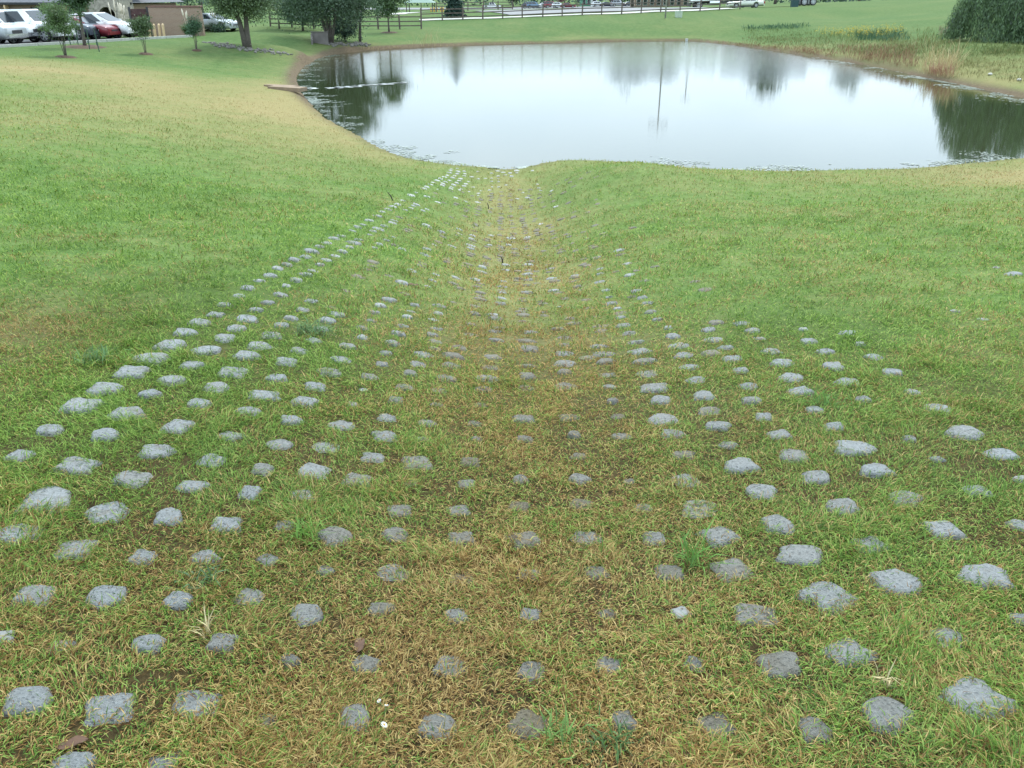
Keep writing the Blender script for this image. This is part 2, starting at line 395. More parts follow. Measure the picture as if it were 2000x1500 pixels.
# ------------------------------------------------------------------ concrete blocks of the erosion mat: (x, y, width) read off in seven crops
_A = """105,1105,150 435,1160,190 735,1232,170 1075,1275,140 1390,1320,110 1690,1335,130 265,1345,245 600,1412,215 280,960,140 590,995,140 875,1080,170
1185,1132,135 1465,1185,130 1750,1190,180 1990,1242,150 460,825,190 710,875,150 990,945,150 1285,993,130 1565,1042,120 1815,1055,150 590,735,170 835,768,105 1110,822,110
1385,860,105 1630,915,100 1910,930,140 730,645,150 965,685,125 1210,725,130 1475,770,140 1700,808,130 845,565,170 1065,605,120 1295,637,150 1545,675,105 1760,725,100
1970,825,50 945,490,150 1150,520,130 1375,552,130 1600,588,95 1840,640,120 1035,422,115 1250,455,100 1450,492,130 1670,525,95 1905,570,110 1115,368,110 1315,403,95
1520,437,110 1750,465,80 1940,500,90 1200,322,90 1380,348,100 1570,383,85 1795,405,80 1255,268,80 1430,300,70 1625,340,90 1830,358,80 1335,220,70 1490,258,65 1690,298,70
1880,325,80 1385,175,70 1565,210,80 1735,247,70 1445,135,60 1600,165,50 1510,105,80 1650,133,60 1550,66,60 1705,103,70 1600,45,70 1745,78,60 1640,22,60 1785,48,45 1825,20,60 1705,3,60"""
_B = """20,395,70 70,357,60 95,312,65 120,273,60 165,240,75 25,452,60 190,485,80 150,540,70 130,600,75 65,670,95 20,740,60 225,430,80 250,388,60 275,340,50 290,305,45 312,270,60
455,275,75 445,318,55 415,350,55 430,398,70 410,438,60 365,543,110 335,597,100 290,650,85 255,727,95 205,805,75 160,897,110 140,1000,120 75,1112,135 530,553,110 515,607,100 490,675,110
455,742,100 435,823,65 380,922,100 355,1020,75 330,1145,150 290,1262,80 565,508,90 760,415,70 765,465,80 735,615,95 715,675,120 700,740,95 685,830,70 650,932,75 660,1020,60 620,1145,110
600,1262,110 955,420,75 940,465,110 950,515,105 945,607,80 940,665,90 935,732,95 920,905,105 930,1022,85 905,1248,80 1110,405,60 1150,450,75 1155,493,70 1155,538,100 1150,593,110 1155,647,70
1160,722,125 1180,895,110 1205,997,80 1230,1112,95 1230,1240,115 1370,540,110 1380,588,95 1390,655,110 1400,725,75 1415,812,60 1450,890,80 1465,995,110 1510,1252,70 1465,340,50 1480,385,80
1510,428,75 1545,475,80 1570,525,105 1600,580,110 1610,650,115 1645,727,145 1690,803,100 1700,907,140 1350,138,60 1350,97,45 1350,68,45 1325,5,60 1500,40,45 1515,103,55 1555,193,60 1585,228,65
1610,262,60 1630,310,65 1670,352,60 1415,262,65 1445,290,45 1380,190,40 1400,228,40 295,78,60 430,100,40 415,133,50 385,165,45 545,118,55 530,150,60 660,168,60 655,130,50 805,135,60 805,168,60
800,200,55 800,232,55 795,263,65 820,48,50 825,75,50 690,60,50 690,85,55 945,48,50 945,75,50 945,100,55 950,130,60 945,162,60 940,200,65 1075,65,55 1075,123,50 1090,190,60 1210,105,50 240,145,60
1120,280,40 750,325,60 765,345,70 915,360,60 1345,495,90 225,1410,130 555,1410,120 890,1390,115 1240,1380,110 1590,1398,110"""
_C = """15,402,40 40,447,80 75,495,90 105,550,95 135,612,115 165,685,105 215,775,115 240,857,110 40,990,110 100,1105,115 115,1240,165 205,1390,225 235,408,75 270,460,105 335,505,80 370,567,120
420,638,80 465,723,100 480,800,110 550,892,105 290,943,120 350,1045,105 415,1165,160 535,1310,165 425,370,80 485,412,80 525,455,60 590,523,110 645,590,115 700,672,120 745,750,120 830,853,95
630,990,130 715,1110,155 840,1228,140 990,1400,160 770,408,50 800,470,90 885,530,85 935,615,105 1015,697,110 1100,800,75 940,950,95 1055,1065,170 1175,1190,145 1330,1345,150 1015,425,80 1085,490,55
1160,560,80 1265,645,100 1375,755,85 1515,845,130 1360,1020,70 1670,975,180 1515,1132,70 1865,1095,145 1735,1300,130 1985,1250,50 1935,97,80 1845,62,40 1615,305,50 1770,350,50"""
_D = """105,105,215 410,190,195 795,245,150 1145,250,140 1490,258,105 1260,68,155 1585,68,110 1870,125,170 945,22,140 190,460,180 590,470,180 1000,490,150 1390,465,150 1715,565,160 1815,325,80 345,750,130
820,730,160 1240,720,170 1610,830,110 160,1040,220 615,1075,230 1090,1050,260 1480,1170,110 410,1395,180 900,1395,190 10,700,60"""
_E = """45,845,150 205,118,145 575,145,140 925,150,165 1275,135,145 1650,140,135 190,325,165 565,345,165 940,350,120 1330,330,130 1735,330,155 125,540,135 545,570,130 955,575,120 1395,570,75 1805,560,60
515,850,160 965,880,150 1395,845,160 1875,845,110 -20,1135,190 450,1185,220 945,1190,200 1480,1160,140"""
_F = """290,120,195 625,60,170 1135,168,200 1545,85,190 1970,65,130 755,225,215 375,310,190 1780,345,260 1300,378,260 895,465,235 510,560,220 1560,690,220 1985,605,90 1025,770,220 640,845,200 1230,1110,240
1750,1035,330 280,1185,190 830,1210,190 1950,1370,180"""
_G = """385,765,100 315,805,85 235,850,130 165,890,120 530,700,80 455,725,90 640,650,70 690,615,80 740,590,70 800,548,90 890,505,80 930,465,60 985,440,70 1040,415,70 1085,395,70 1135,355,50 1215,305,70
1265,280,35 1340,240,50 1370,225,50 1410,200,45 1430,180,45 1470,160,50 1500,145,45 1540,125,50 1570,110,40 1590,85,45 1600,65,40 1610,50,35 1475,250,25 1515,210,45 1525,190,45 1550,175,40 1590,160,45
1620,135,40 1640,115,40 1665,95,40 1670,75,40 1665,45,25 1600,240,45 1610,225,40 1630,205,45 1660,185,40 1685,165,40 1700,145,40 1735,115,40 1740,95,35 1735,70,35 1690,255,40 1700,240,40 1730,215,45
1750,195,40 1775,170,35 1805,125,40 1365,315,60 1265,395,70 1235,410,50 1210,430,50 1160,447,55 1365,437,60 1330,455,50 1475,370,60 1645,325,60 1745,365,40 1865,373,60 1820,225,35 1870,290,35 1780,270,30
1045,545,80 1035,570,80 955,605,70 890,630,110 840,655,70 810,690,50 1030,710,60 975,745,60 900,780,70 850,815,70 700,735,80 655,765,130 605,808,90 540,855,90 470,890,100 1370,600,90 1515,660,80 1685,635,60
1685,675,60 1815,700,60 1805,730,60 1795,790,90 1790,820,80 1615,800,80 1440,785,60 1370,830,80 1345,880,110 1130,830,80"""
_H = """785,820,90 765,890,50 950,815,60 1080,685,50 1845,945,90 580,890,60 595,800,60 490,148,40 545,150,45 605,148,60 660,165,60 650,155,40 720,155,45 715,180,45 730,205,35 775,158,40 845,165,50 845,185,35
780,190,35 795,220,35 600,190,35 600,240,25 600,270,25 665,220,30 665,245,25 670,275,25 670,325,30 740,305,30 605,325,25 580,355,30 495,360,30 470,385,30 470,405,30 540,240,30 470,245,30 470,175,35
1200,122,45 1240,115,25 1015,140,35 1000,165,30 1050,300,30 1060,335,35 1080,360,30 905,380,30 950,430,45 850,440,35 1185,365,35 1230,515,45"""
BL = []
for s, x0, y0, k in ((_A, 0, 500, .35), (_B, 700, 500, .35), (_C, 1300, 500, .35), (_D, 0, 1000, .35), (_E, 700, 1000, .35), (_F, 1300, 1000, .35), (_G, 560, 320, .2), (_H, 840, 300, .2)):
    for q in s.split():
        a, b, w = map(float, q.split(',')); BL.append((x0 + a * k, y0 + b * k, w * k))
BL = np.array(BL)
BP = on_land(BL[:, 0], BL[:, 1] + 0.10 * BL[:, 2])
BW = BL[:, 2] / (FPX / ((BP - np.array([0, 0, EYE])) @ FWD))                     # visible width in metres
BW = np.clip(BW, 0.055, 0.19)
# thin out doubles where two crops overlap
keep = np.ones(len(BP), bool)
for i in range(len(BP)):
    if keep[i]:
        dd = np.hypot(BP[:, 0] - BP[i, 0], BP[:, 1] - BP[i, 1]); dd[:i + 1] = 9
        keep &= ~(dd < 0.07)
BL, BP, BW = BL[keep], BP[keep], BW[keep]

t = NT('weathered_concrete'); P = t.objco(); PW = t.pos()
oi = t.new('ObjectInfo')
grain = t.noise(9, 6, 0.8, P); blot = t.noise(9, 4, 0.6, PW); pit = t.new('TexVoronoi', **{'Scale': 9.0}); t.l.new(P, pit.inputs['Vector'])
grey = t.ramp(grain, [(0.30, (0.18, 0.192, 0.194)), (0.5, (0.268, 0.288, 0.292)), (0.70, (0.36, 0.380, 0.382))])
grey = t.mix(t.math('MULTIPLY', oi.outputs['Random'], 0.35), grey, (0.28, 0.27, 0.25, 1))
mud = t.ramp(grain, [(0.3, (0.098, 0.082, 0.050)), (0.7, (0.225, 0.195, 0.135))])
sepc = t.new('SeparateColor'); t.l.new(oi.outputs['Color'], sepc.inputs[0])
spz = t.new('SeparateXYZ'); t.l.new(P, spz.inputs[0]); rim = t.new('MapRange', **{'From Min': 0.02, 'From Max': 0.26, 'To Min': 0.5, 'To Max': 0.0}); t.l.new(spz.outputs['Z'], rim.inputs['Value'])
stain = t.new('MapRange', **{'From Min': 0.52, 'From Max': 0.68, 'To Max': 0.5}); t.l.new(t.noise(16, 3, .6, PW), stain.inputs['Value'])
mudf = t.math('MULTIPLY', t.math('MAXIMUM', t.math('MAXIMUM', sepc.outputs[0], rim.outputs[0]), stain.outputs[0]), t.math('ADD', 0.25, t.math('MULTIPLY', blot, 1.3)), True)
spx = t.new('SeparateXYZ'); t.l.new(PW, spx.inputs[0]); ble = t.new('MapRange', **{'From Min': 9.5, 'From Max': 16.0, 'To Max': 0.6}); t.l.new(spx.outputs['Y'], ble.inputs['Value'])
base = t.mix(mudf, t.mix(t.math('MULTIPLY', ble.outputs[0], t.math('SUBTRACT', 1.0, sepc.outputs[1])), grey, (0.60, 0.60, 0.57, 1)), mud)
pits = t.new('MapRange', **{'From Min': 0.05, 'From Max': 0.42}); t.l.new(pit.outputs['Distance'], pits.inputs['Value'])
base = t.mix(t.math('MULTIPLY', t.math('MULTIPLY', t.math('SUBTRACT', 1.0, pits.outputs[0], True), t.math('MULTIPLY', t.noise(3.5, 3, .6, P), t.noise(3.5, 3, .6, P))), 0.8, True), base, (0.05, 0.048, 0.045, 1))
hgt = t.math('ADD', grain, t.math('MULTIPLY', pits.outputs[0], 0.7))
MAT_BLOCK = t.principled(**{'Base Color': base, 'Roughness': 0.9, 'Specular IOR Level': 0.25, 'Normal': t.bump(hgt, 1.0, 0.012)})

def block_mesh(seed, seg=16, rings=6):
    """a rough hummock with a rounded-square foot, one unit across"""
    r = np.random.default_rng(seed); V, F = [], []
    ex = r.uniform(2.6, 4.2); rot = r.uniform(-.3, .3); am = [r.uniform(-.075, .075) for _ in range(6)]; ph = r.uniform(0, 6.28, 6)
    tx, ty = r.uniform(-.07, .07, 2)
    top = r.uniform(0.26, 0.36)
    for i in range(rings + 1):
        u = i / rings
        rad = 0.12 + 0.50 * u ** 0.85
        z = top * (1 - 0.9 * (u * 0.98) ** 3.4) - 0.30 * max(0, u - 0.8) / 0.2 * 0.9
        for k in range(seg):
            a = 2 * math.pi * k / seg
            sq = (abs(math.cos(a + rot)) ** ex + abs(math.sin(a + rot)) ** ex) ** (-1 / ex)
            w = 1 + sum(am[j] * math.sin((j + 1) * a + ph[j]) for j in range(6)) * (0.3 + u)
            q = rad * sq * w
            zz = z + (tx * math.cos(a) + ty * math.sin(a)) * u * (u < .9) + r.normal(0, 0.019) * (1 if u < 0.9 else .3)
            V.append((q * math.cos(a), q * math.sin(a), zz))
    V.append((0, 0, top + 0.01)); c = len(V) - 1
    for i in range(rings):
        for k in range(seg): F.append((i * seg + k, (i + 1) * seg + k, (i + 1) * seg + (k + 1) % seg, i * seg + (k + 1) % seg))
    for k in range(seg): F.append((c, k, (k + 1) % seg))
    m = MB(); m.add(V, F); return m
BLOCK_ME = [block_mesh(100 + i).mesh('concrete_block', MAT_BLOCK, True) for i in range(12)]
mat_root = tag(empty('block_mat', (0, 0, gz(0, 0))), 'erosion mat of rough grey concrete blocks half sunk in the grass of the swale', 'block mat')
def slope_dirs(x, y, e=0.15):
    x, y = np.asarray(x, float), np.asarray(y, float)
    z = land(np.concatenate([x + e, x - e, x, x]), np.concatenate([y, y, y + e, y - e])).reshape(4, -1)
    return np.stack([-(z[0] - z[1]) / (2 * e), -(z[2] - z[3]) / (2 * e), np.ones(len(x))], -1)
BN = slope_dirs(BP[:, 0], BP[:, 1])
order = np.argsort(-BL[:, 2])
rest = MB()
rr = random.Random(5)
BH = np.zeros(len(BP))
for rank, i in enumerate(order):
    x, y, z = BP[i]; w = BW[i] * rr.uniform(.84, 1.0)
    edge = 1.0 + 0.5 * max(0, min(1, (-x - 1.5))) * rr.random()
    hh = (0.046 + 0.020 * rr.random()) * edge * (0.72 + 0.4 * min(1, w / 0.13))
    q = Vector((0, 0, 1)).rotation_difference(Vector(BN[i]).normalized()) @ Matrix.Rotation(rr.choice((0, 1, 2, 3)) * math.pi / 2 + rr.uniform(-.3, .3), 3, 'Z').to_quaternion() @ Matrix.Rotation(rr.uniform(-.1, .1), 3, 'X').to_quaternion()
    M = Matrix.Translation((x, y, z + 0.004 - (0.016 * rr.random() if abs(x) < 1.0 else 0.010 * rr.random()))) @ q.to_matrix().to_4x4() @ Matrix.Diagonal((w * rr.uniform(.94, 1.06), w * rr.uniform(.94, 1.12), max(hh, 0.04), 1))
    mud_amt = max(0, min(1, 1.0 * math.exp(-((x - 0.1) / 0.95) ** 2) * rr.uniform(0.4, 1.2) + (0.25 if rr.random() < .12 else 0))) * (1.0 if y < 11 else .5)
    if rank < 300:
        o = link_mesh('concrete_block', BLOCK_ME[rr.randrange(12)], mat_root)
        lo_, q_, sc_ = M.decompose()
        o.location = lo_ - mat_root.location; o.rotation_euler = q_.to_euler(); o.scale = sc_
        o.color = (mud_amt, 0, 0, 1)
    else:
        me_ = BLOCK_ME[rr.randrange(12)]
        rest.add([M @ v.co for v in me_.vertices], [tuple(p.vertices) for p in me_.polygons])
# the same grid goes on down the swale, most of it sunk under the turf
gxx, gyy = np.meshgrid(np.arange(-1.62, 1.63, .203), np.arange(4.6, 18.2, .203)); gxx = gxx.ravel() + swale_x(gyy.ravel()); gyy = gyy.ravel()
near_b = np.sqrt(((gxx[:, None] - BP[:, 0]) ** 2 + (gyy[:, None] - BP[:, 1]) ** 2).min(1)); gn = slope_dirs(gxx, gyy); gzz = land(gxx, gyy)
sunk = MB()
for x, y, z, n_, d_ in zip(gxx, gyy, gzz, gn, near_b):
    if d_ > .15 and rr.random() < .55 * math.exp(-(x / .8) ** 2) + .10:
        q = Vector((0, 0, 1)).rotation_difference(Vector(n_).normalized()) @ Matrix.Rotation(rr.uniform(0, 6.28), 3, 'Z').to_quaternion(); w = rr.uniform(.08, .115)
        M = Matrix.Translation((x + rr.uniform(-.02, .02), y + rr.uniform(-.02, .02), z - rr.uniform(.006, .020))) @ q.to_matrix().to_4x4() @ Matrix.Diagonal((w, w, .075, 1))
        me_ = BLOCK_ME[rr.randrange(12)]; sunk.add([M @ v.co for v in me_.vertices], [tuple(p.vertices) for p in me_.polygons])
o = sunk.build('sunken_concrete_blocks', MAT_BLOCK, mat_root, True); o['kind'] = 'stuff'; o.color = (0.95, 1, 0, 1); o.location = -mat_root.location
if rest.n:
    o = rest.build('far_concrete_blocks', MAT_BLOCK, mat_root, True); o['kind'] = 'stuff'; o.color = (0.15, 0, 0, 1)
    o.location = -mat_root.location

# ------------------------------------------------------------------ grass: every blade a bent lozenge of its own colour
def on_sheet(x, y, Q=None):
    """height (or another grid quantity) read off the ground sheet as drawn"""
    Q = GZ if Q is None else Q
    i = np.clip(np.searchsorted(gx, x) - 1, 0, nx - 2); j = np.clip(np.searchsorted(gy, y) - 1, 0, ny - 2)
    u, v = (x - gx[i]) / (gx[i + 1] - gx[i]), (y - gy[j]) / (gy[j + 1] - gy[j])
    return (Q[j, i] * (1 - u) + Q[j, i + 1] * u) * (1 - v) + (Q[j + 1, i] * (1 - u) + Q[j + 1, i + 1] * u) * v
def blade_material(name, gloss=0.012, trans=0.28):
    t = NT(name); nd = t.n.new('ShaderNodeAttribute'); nd.attribute_name = 'tint'; c = nd.outputs['Color']
    d = t.new('BsdfDiffuse'); t.l.new(c, d.inputs['Color'])
    tr = t.new('BsdfTranslucent'); t.l.new(c, tr.inputs['Color'])
    gl = t.new('BsdfGlossy', **{'Roughness': 0.45, 'Color': (0.9, 0.95, 1, 1)})
    m1 = t.new('MixShader', **{'Fac': trans}); t.l.new(d.outputs[0], m1.inputs[1]); t.l.new(tr.outputs[0], m1.inputs[2])
    m2 = t.new('MixShader', **{'Fac': gloss}); t.l.new(m1.outputs[0], m2.inputs[1]); t.l.new(gl.outputs[0], m2.inputs[2])
    t.l.new(m2.outputs[0], t.out.inputs['Surface']); return t.m
MAT_GRASS = blade_material('grass_blades')
def ramp_np(u, stops):
    p = [q[0] for q in stops]; return np.stack([np.interp(u, p, [q[1][k] for q in stops]) for k in range(3)], -1)
GREENS = [(0, (.046, .105, .016)), (.35, (.108, .205, .030)), (.7, (.190, .300, .048)), (1, (.31, .40, .10))]
STRAWS = [(0, (.100, .048, .014)), (.25, (.215, .118, .036)), (.6, (.360, .240, .080)), (1, (.54, .41, .165))]
def tints(dry, n, k=1.0):
    u = rng.random(n); f = sstep(-0.05, 0.05, dry - rng.random(n))[:, None]
    return (ramp_np(u, GREENS) * (1 - f) + ramp_np(u, STRAWS) * f) * k
def blades(name, root, L, W, az, e0, e1, col, label, parent=None, mat=None):
    """one mesh of many blades: foot, widest point left and right, tip"""
    n = len(root); dx, dy = np.cos(az), np.sin(az); side = np.stack([-dy, dx, 0 * dx], -1) * (W / 2)[:, None]
    h = np.stack([dx * np.cos(e0), dy * np.cos(e0), np.sin(e0)], -1); g = np.stack([dx * np.cos(e1), dy * np.cos(e1), np.sin(e1)], -1)
    m = root + h * (0.5 * L)[:, None]; tip = m + g * (0.5 * L)[:, None]
    tip[:, 2] = np.maximum(tip[:, 2], root[:, 2] - 0.004)
    V = np.stack([root, m - side, m + side, tip], 1).reshape(-1, 3)
    k = np.arange(n)[:, None] * 4; F = np.concatenate([k + [[0, 2, 1]], k + [[1, 2, 3]]], 1).reshape(-1, 3)
    me = np_mesh(name, V, F, mat or MAT_GRASS)
    a = me.attributes.new('tint', 'FLOAT_COLOR', 'POINT')
    a.data.foreach_set('color', np.repeat(np.concatenate([col, np.ones((n, 1))], 1), 4, 0).astype(np.float32).ravel())
    o = link_mesh(name, me, parent)
    if parent is None: tag(o, label, kind='stuff')
    return o
def clear_blocks(x, y, f):
    ok = np.ones(len(x), bool); o = np.argsort(y); ys_ = y[o]
    for (bx, by, _), w in zip(BP, BW):
        h_ = (bx * 37.1 + by * 91.7) % 1.0; f_ = f * (.35 if h_ < .26 * math.exp(-(bx / 1.2) ** 2) + .06 else .75 + .45 * h_); q = w * f_ * 1.1; a, b = np.searchsorted(ys_, [by - q, by + q]); j = o[a:b]
        if len(j):
            jj = j[np.abs(x[j] - bx) < q]; u = (x[jj] - bx) / (w * f_); v = (y[jj] - by) / (w * f_)
            ok[jj[(np.abs(u) ** 2.6 + np.abs(v) ** 2.6) < 1]] = False
    return ok
GAPS = [(p[0] + rr.uniform(-.3, .3) * w, p[1] + .62 * w, w * rr.uniform(.08, .18)) for p, w in zip(BP, BW) if p[1] < 8 and rr.random() < .28]
GAPS += [(float(q[0]), float(q[1]), .028) for q in on_land([853, 862, 300, 1390], [687, 690, 1322, 1320])]
def clear_gaps(x, y):
    """bare hollows on the far side of some blocks"""
    ok = np.ones(len(x), bool); o = np.argsort(y); ys_ = y[o]
    for bx, by, q in GAPS:
        a, b = np.searchsorted(ys_, [by - q * .6, by + q * .6]); j = o[a:b]
        if len(j): ok[j[((x[j] - bx) / (q * 2)) ** 2 + ((y[j] - by) / (q * .6)) ** 2 < 1]] = False
    return ok
def blend_far(c, dry, d):
    """one far blade stands for many: its colour is nearer their mean"""
    m = np.array([.146, .230, .048])[None] * (1 - dry[:, None]) + np.array([.35, .285, .135])[None] * dry[:, None]
    f = (0.72 * sstep(6, 26, d))[:, None]; return c * (1 - f) + m * f
def sow(name, r0, r1, n, margin, f, label, wk=1.0, lk=1.0):
    """n blades between two distances, thinning out as the square of the distance, in view plus a margin to the side"""
    X = 0.70
    d = np.exp(rng.uniform(math.log(r0), math.log(r1), n)); u = rng.uniform(-1, 1, n)
    x = u * (X * d + margin); y = d.copy()
    x += rng.normal(0, .012, n); y += rng.normal(0, .012, n)
    thin = fbm(x, y, 4.0, 77, 3); big = fbm(x, y, 0.8, 88, 2)
    k = (d < 30 + 30 * rng.random(n) ** 1.5) & (rng.random(n) < 0.35 + 1.5 * (thin - 0.22)) & clear_blocks(x, y, f) & clear_gaps(x, y) & ((_vn(x * 22, y * 22, 55) > .12) | (d > 7))
    sd = on_sheet(x, y, SDG); k &= sd > 0.10
    x, y, d, thin, big = x[k], y[k], d[k], thin[k], big[k]; n = len(x)
    dry = dryness_at(x, y, sd[k])
    scale = np.clip(d / 3.2, 1, 6.5)
    L = 0.036 * lk * rng.uniform(.4, 1.5, n) * (0.7 + 0.6 * thin) * scale ** 0.35 * (1.12 - 0.3 * dry)
    W = 0.0026 * wk * rng.uniform(.6, 1.35, n) * scale ** 0.95
    L *= 1 + 0.9 * sstep(.60, .80, fbm(x, y, 6.0, 123, 2)) * (1 - sstep(8, 16, d))
    lean = 6.283 * 1.6 * fbm(x, y, 2.5, 99, 2)
    az = np.where(rng.random(n) < 0.45, lean + rng.normal(0, .7, n), rng.uniform(0, 6.283, n))
    e0 = rng.uniform(0.05, 1.2, n); e1 = e0 - rng.uniform(0.1, 1.2, n)
    z = on_sheet(x, y) - 0.003 + rng.random(n) ** 2 * 0.014
    blades(name, np.stack([x, y, z], -1), L, W, az, e0, e1, blend_far(tints(dry, n), dry, d) * (0.82 + 0.36 * big)[:, None] * (1 - np.exp(-((x - swale_x(y)) / .62) ** 2)[:, None] * np.array([[.05, .16, .25]]) * sstep(2.5, 6, y)[:, None]), label)
SDG = sd
sow('grass_near', 1.0, 5.0, 890000, 1.15, 0.30, 'matted short grass and straw between the nearest blocks')
sow('grass_middle', 5.0, 13.0, 270000, 1.2, 0.24, 'short grass half way down the slope', 1.15)
sow('grass_far', 13.0, 60.0, 230000, 1.5, 0.26, 'short grass on the lower slopes near the pond', 1.2)
# ------------------------------------------------------------------ trees and shrubs
MAT_LEAF = blade_material('leaves', 0.04, 0.28)
MAT_BARK = plain('bark', (0.115, 0.098, 0.082), 0.9, 0.35, 12, bump=0.6, bscale=40)
MAT_MULCH = plain('bark_mulch', (0.085, 0.050, 0.030), 0.95, 0.45, 14, bump=0.8, bscale=40)
def leaf_mesh(name, P, size, col, jitter=0.18, droop=0.0, ratio=0.55, r=None):
    """one small quad per point, turned at random"""
    r = r or rng; n = len(P); col = np.asarray(col, float)
    a = r.normal(0, 1, (n, 3)); a[:, 2] -= droop; a /= np.linalg.norm(a, axis=1, keepdims=True)
    b = np.cross(a, r.normal(0, 1, (n, 3))); b /= np.linalg.norm(b, axis=1, keepdims=True)
    s = (size * r.uniform(.6, 1.35, n))[:, None]; a, b = a * s * .5, b * s * .5 * ratio
    V = np.stack([P - a, P + b, P + a, P - b], 1).reshape(-1, 3)
    F = (np.arange(n)[:, None] * 4 + np.arange(4)[None])
    me = np_mesh(name, V, F, MAT_LEAF)
    c = np.clip(col[None] if col.ndim == 1 else col, 0, 1) * (1 + r.normal(0, jitter, (n, 1)))
    at = me.attributes.new('tint', 'FLOAT_COLOR', 'POINT')
    at.data.foreach_set('color', np.repeat(np.concatenate([np.clip(c, 0.005, 1), np.ones((n, 1))], 1), 4, 0).astype(np.float32).ravel())
    return me
def crown_points(r, n, radii, clumps, spread, low=-0.75, hollow=0.45):
    """leaf points gathered in clumps through an uneven ellipsoid"""
    c = r.normal(0, 1, (clumps * 3, 3)); c /= np.linalg.norm(c, axis=1, keepdims=True)
    c *= r.uniform(hollow, 1.0, (len(c), 1)); c = c[c[:, 2] > low][:clumps]
    c *= np.array(radii) * r.uniform(.82, 1.12, (len(c), 1))
    k = r.integers(0, len(c), n); w = r.uniform(.5, 1.4, len(c)) * spread
    return c[k] + r.normal(0, 1, (n, 3)) * w[k][:, None] * np.array([1, 1, .75]) , c, k
def make_tree(name, label, cat, base, h_crown, radii, trunks, n, leaf, col, seed, group=None, clumps=70, mulch=0.0, tr=0.09, fork=None, spread=None, hollow=.45, low=-.8):
    """trunks: list of (dx, dy) where each stem enters the crown; base: ground point"""
    r = np.random.default_rng(seed); x, y = base; z = gz(x, y)
    root = tag(empty(name, (x, y, z)), label, cat, group)
    ctr = np.array([0, 0, h_crown])
    P, cl, k = crown_points(r, n, radii, clumps, spread or 0.16 * (sum(radii) / 3), low, hollow)
    P = P + ctr; P = P[P[:, 2] > 0.12]
    tone = r.uniform(.75, 1.25, len(cl))
    cm = np.asarray(col)[None] * tone[k][:len(P), None] if len(P) == n else np.asarray(col)[None] * r.uniform(.8, 1.2, (len(P), 1))
    link_mesh('crown', leaf_mesh('crown', P, leaf, cm, r=r), root)
    m = MB()
    for (dx, dy) in trunks:
        top = Vector((dx, dy, h_crown)); f = Vector((dx * 0.12, dy * 0.12, -0.08))
        mid = f.lerp(top, .5) + Vector((r.normal(0, .03), r.normal(0, .03), 0)) * h_crown
        m.tube([f, f.lerp(mid, .5) + Vector((0, 0, .02)), mid, top, top + Vector((dx * .3, dy * .3, radii[2] * .5))], [tr * 1.35, tr, tr * .85, tr * .6, tr * .25], 8)
        for _ in range(5):
            q = cl[r.integers(0, len(cl))] + ctr
            s = mid.lerp(top, r.uniform(.3, 1)); e = Vector(q); 
            m.tube([s, s.lerp(e, .5) + Vector((0, 0, .08 * radii[2])), e], [tr * .45, tr * .3, tr * .1], 5)
    m.build('trunk', MAT_BARK, root, True)
    if mulch:
        mm = MB(); V = [(0, 0, .09)]; q = 20
        for ring, hh in ((.6, .07), (1.0, -.03)):
            for i in range(q):
                a = 6.283 * i / q; rr_ = mulch * ring * r.uniform(.88, 1.1); vx, vy = rr_ * math.cos(a), rr_ * math.sin(a)
                V.append((vx, vy, gz(x + vx, y + vy) - z + hh))
        F = [(0, 1 + i, 1 + (i + 1) % q) for i in range(q)] + [(1 + i, 1 + q + i, 1 + q + (i + 1) % q, 1 + (i + 1) % q) for i in range(q)]
        mm.add(V, F).build('mulch', MAT_MULCH, root, True)
    return root
def spot(px, py, far=420.0):
    p = on_land([px], [py], 46, far)[0]; return float(p[0]), float(p[1])
OLIVE, GREEN, DARK, BLUE = (.100, .150, .052), (.075, .135, .045), (.042, .082, .036), (.060, .105, .070)

make_tree('young_tree', 'young tree held by four green stakes in front of the white crossover', 'tree', spot(166, 92), 2.75, (.95, .95, 1.15), [(0.02, 0)], 6500, .13, (.075, .135, .055), 1, mulch=1.25, tr=.085, clumps=50)
for px, py, lab in ((139, 90, 'leaning green metal stake farthest left of the young tree trunk'), (153, 89, 'green metal stake just left of the young tree trunk'),
                    (175, 96, 'green metal stake just right of the young tree trunk'), (194, 101, 'green metal stake farthest right of the young tree trunk')):
    x, y = spot(px, py); m = MB(); h = 1.0 if px < 190 else 1.15
    m.box((0, 0, h / 2 - .1), (.045, .012, h + .2)); m.box((0, .02, h / 2 - .1), (.012, .04, h + .2)); m.box((0, -.02, h * .35), (.11, .006, .16))
    o = m.build('tree_stake', plain('stake_green', (.03, .07, .045), .5) if 'stake_green' not in bpy.data.materials else bpy.data.materials['stake_green'])
    o.location = (x, y, gz(x, y)); o.rotation_euler = (random.uniform(-.06, .06), random.uniform(-.10, .10), random.uniform(-.3, .3)); tag(o, lab, 'stake', 'stakes round the young tree')
MYR = (.090, .140, .052)
make_tree('crape_myrtle', 'wide feathery crape myrtle on many thin stems nearest the white SUV', 'shrub', spot(129, 112), 1.65, (.78, .75, .80), [(-.25, 0), (-.08, .1), (.1, 0), (.22, .05), (0, -.1)], 8000, .075, (.120, .190, .068), 2, 'crape myrtles on the bank', 60, .55, .018, spread=.17, hollow=.2)
make_tree('crape_myrtle', 'small crape myrtle in front of the tan bollards and dark gate', 'shrub', spot(285, 106), 1.42, (.60, .6, .60), [(-.18, 0), (-.05, .08), (.1, 0), (.2, .05)], 5200, .075, MYR, 3, 'crape myrtles on the bank', 45, .42, .016, spread=.15, hollow=.2)
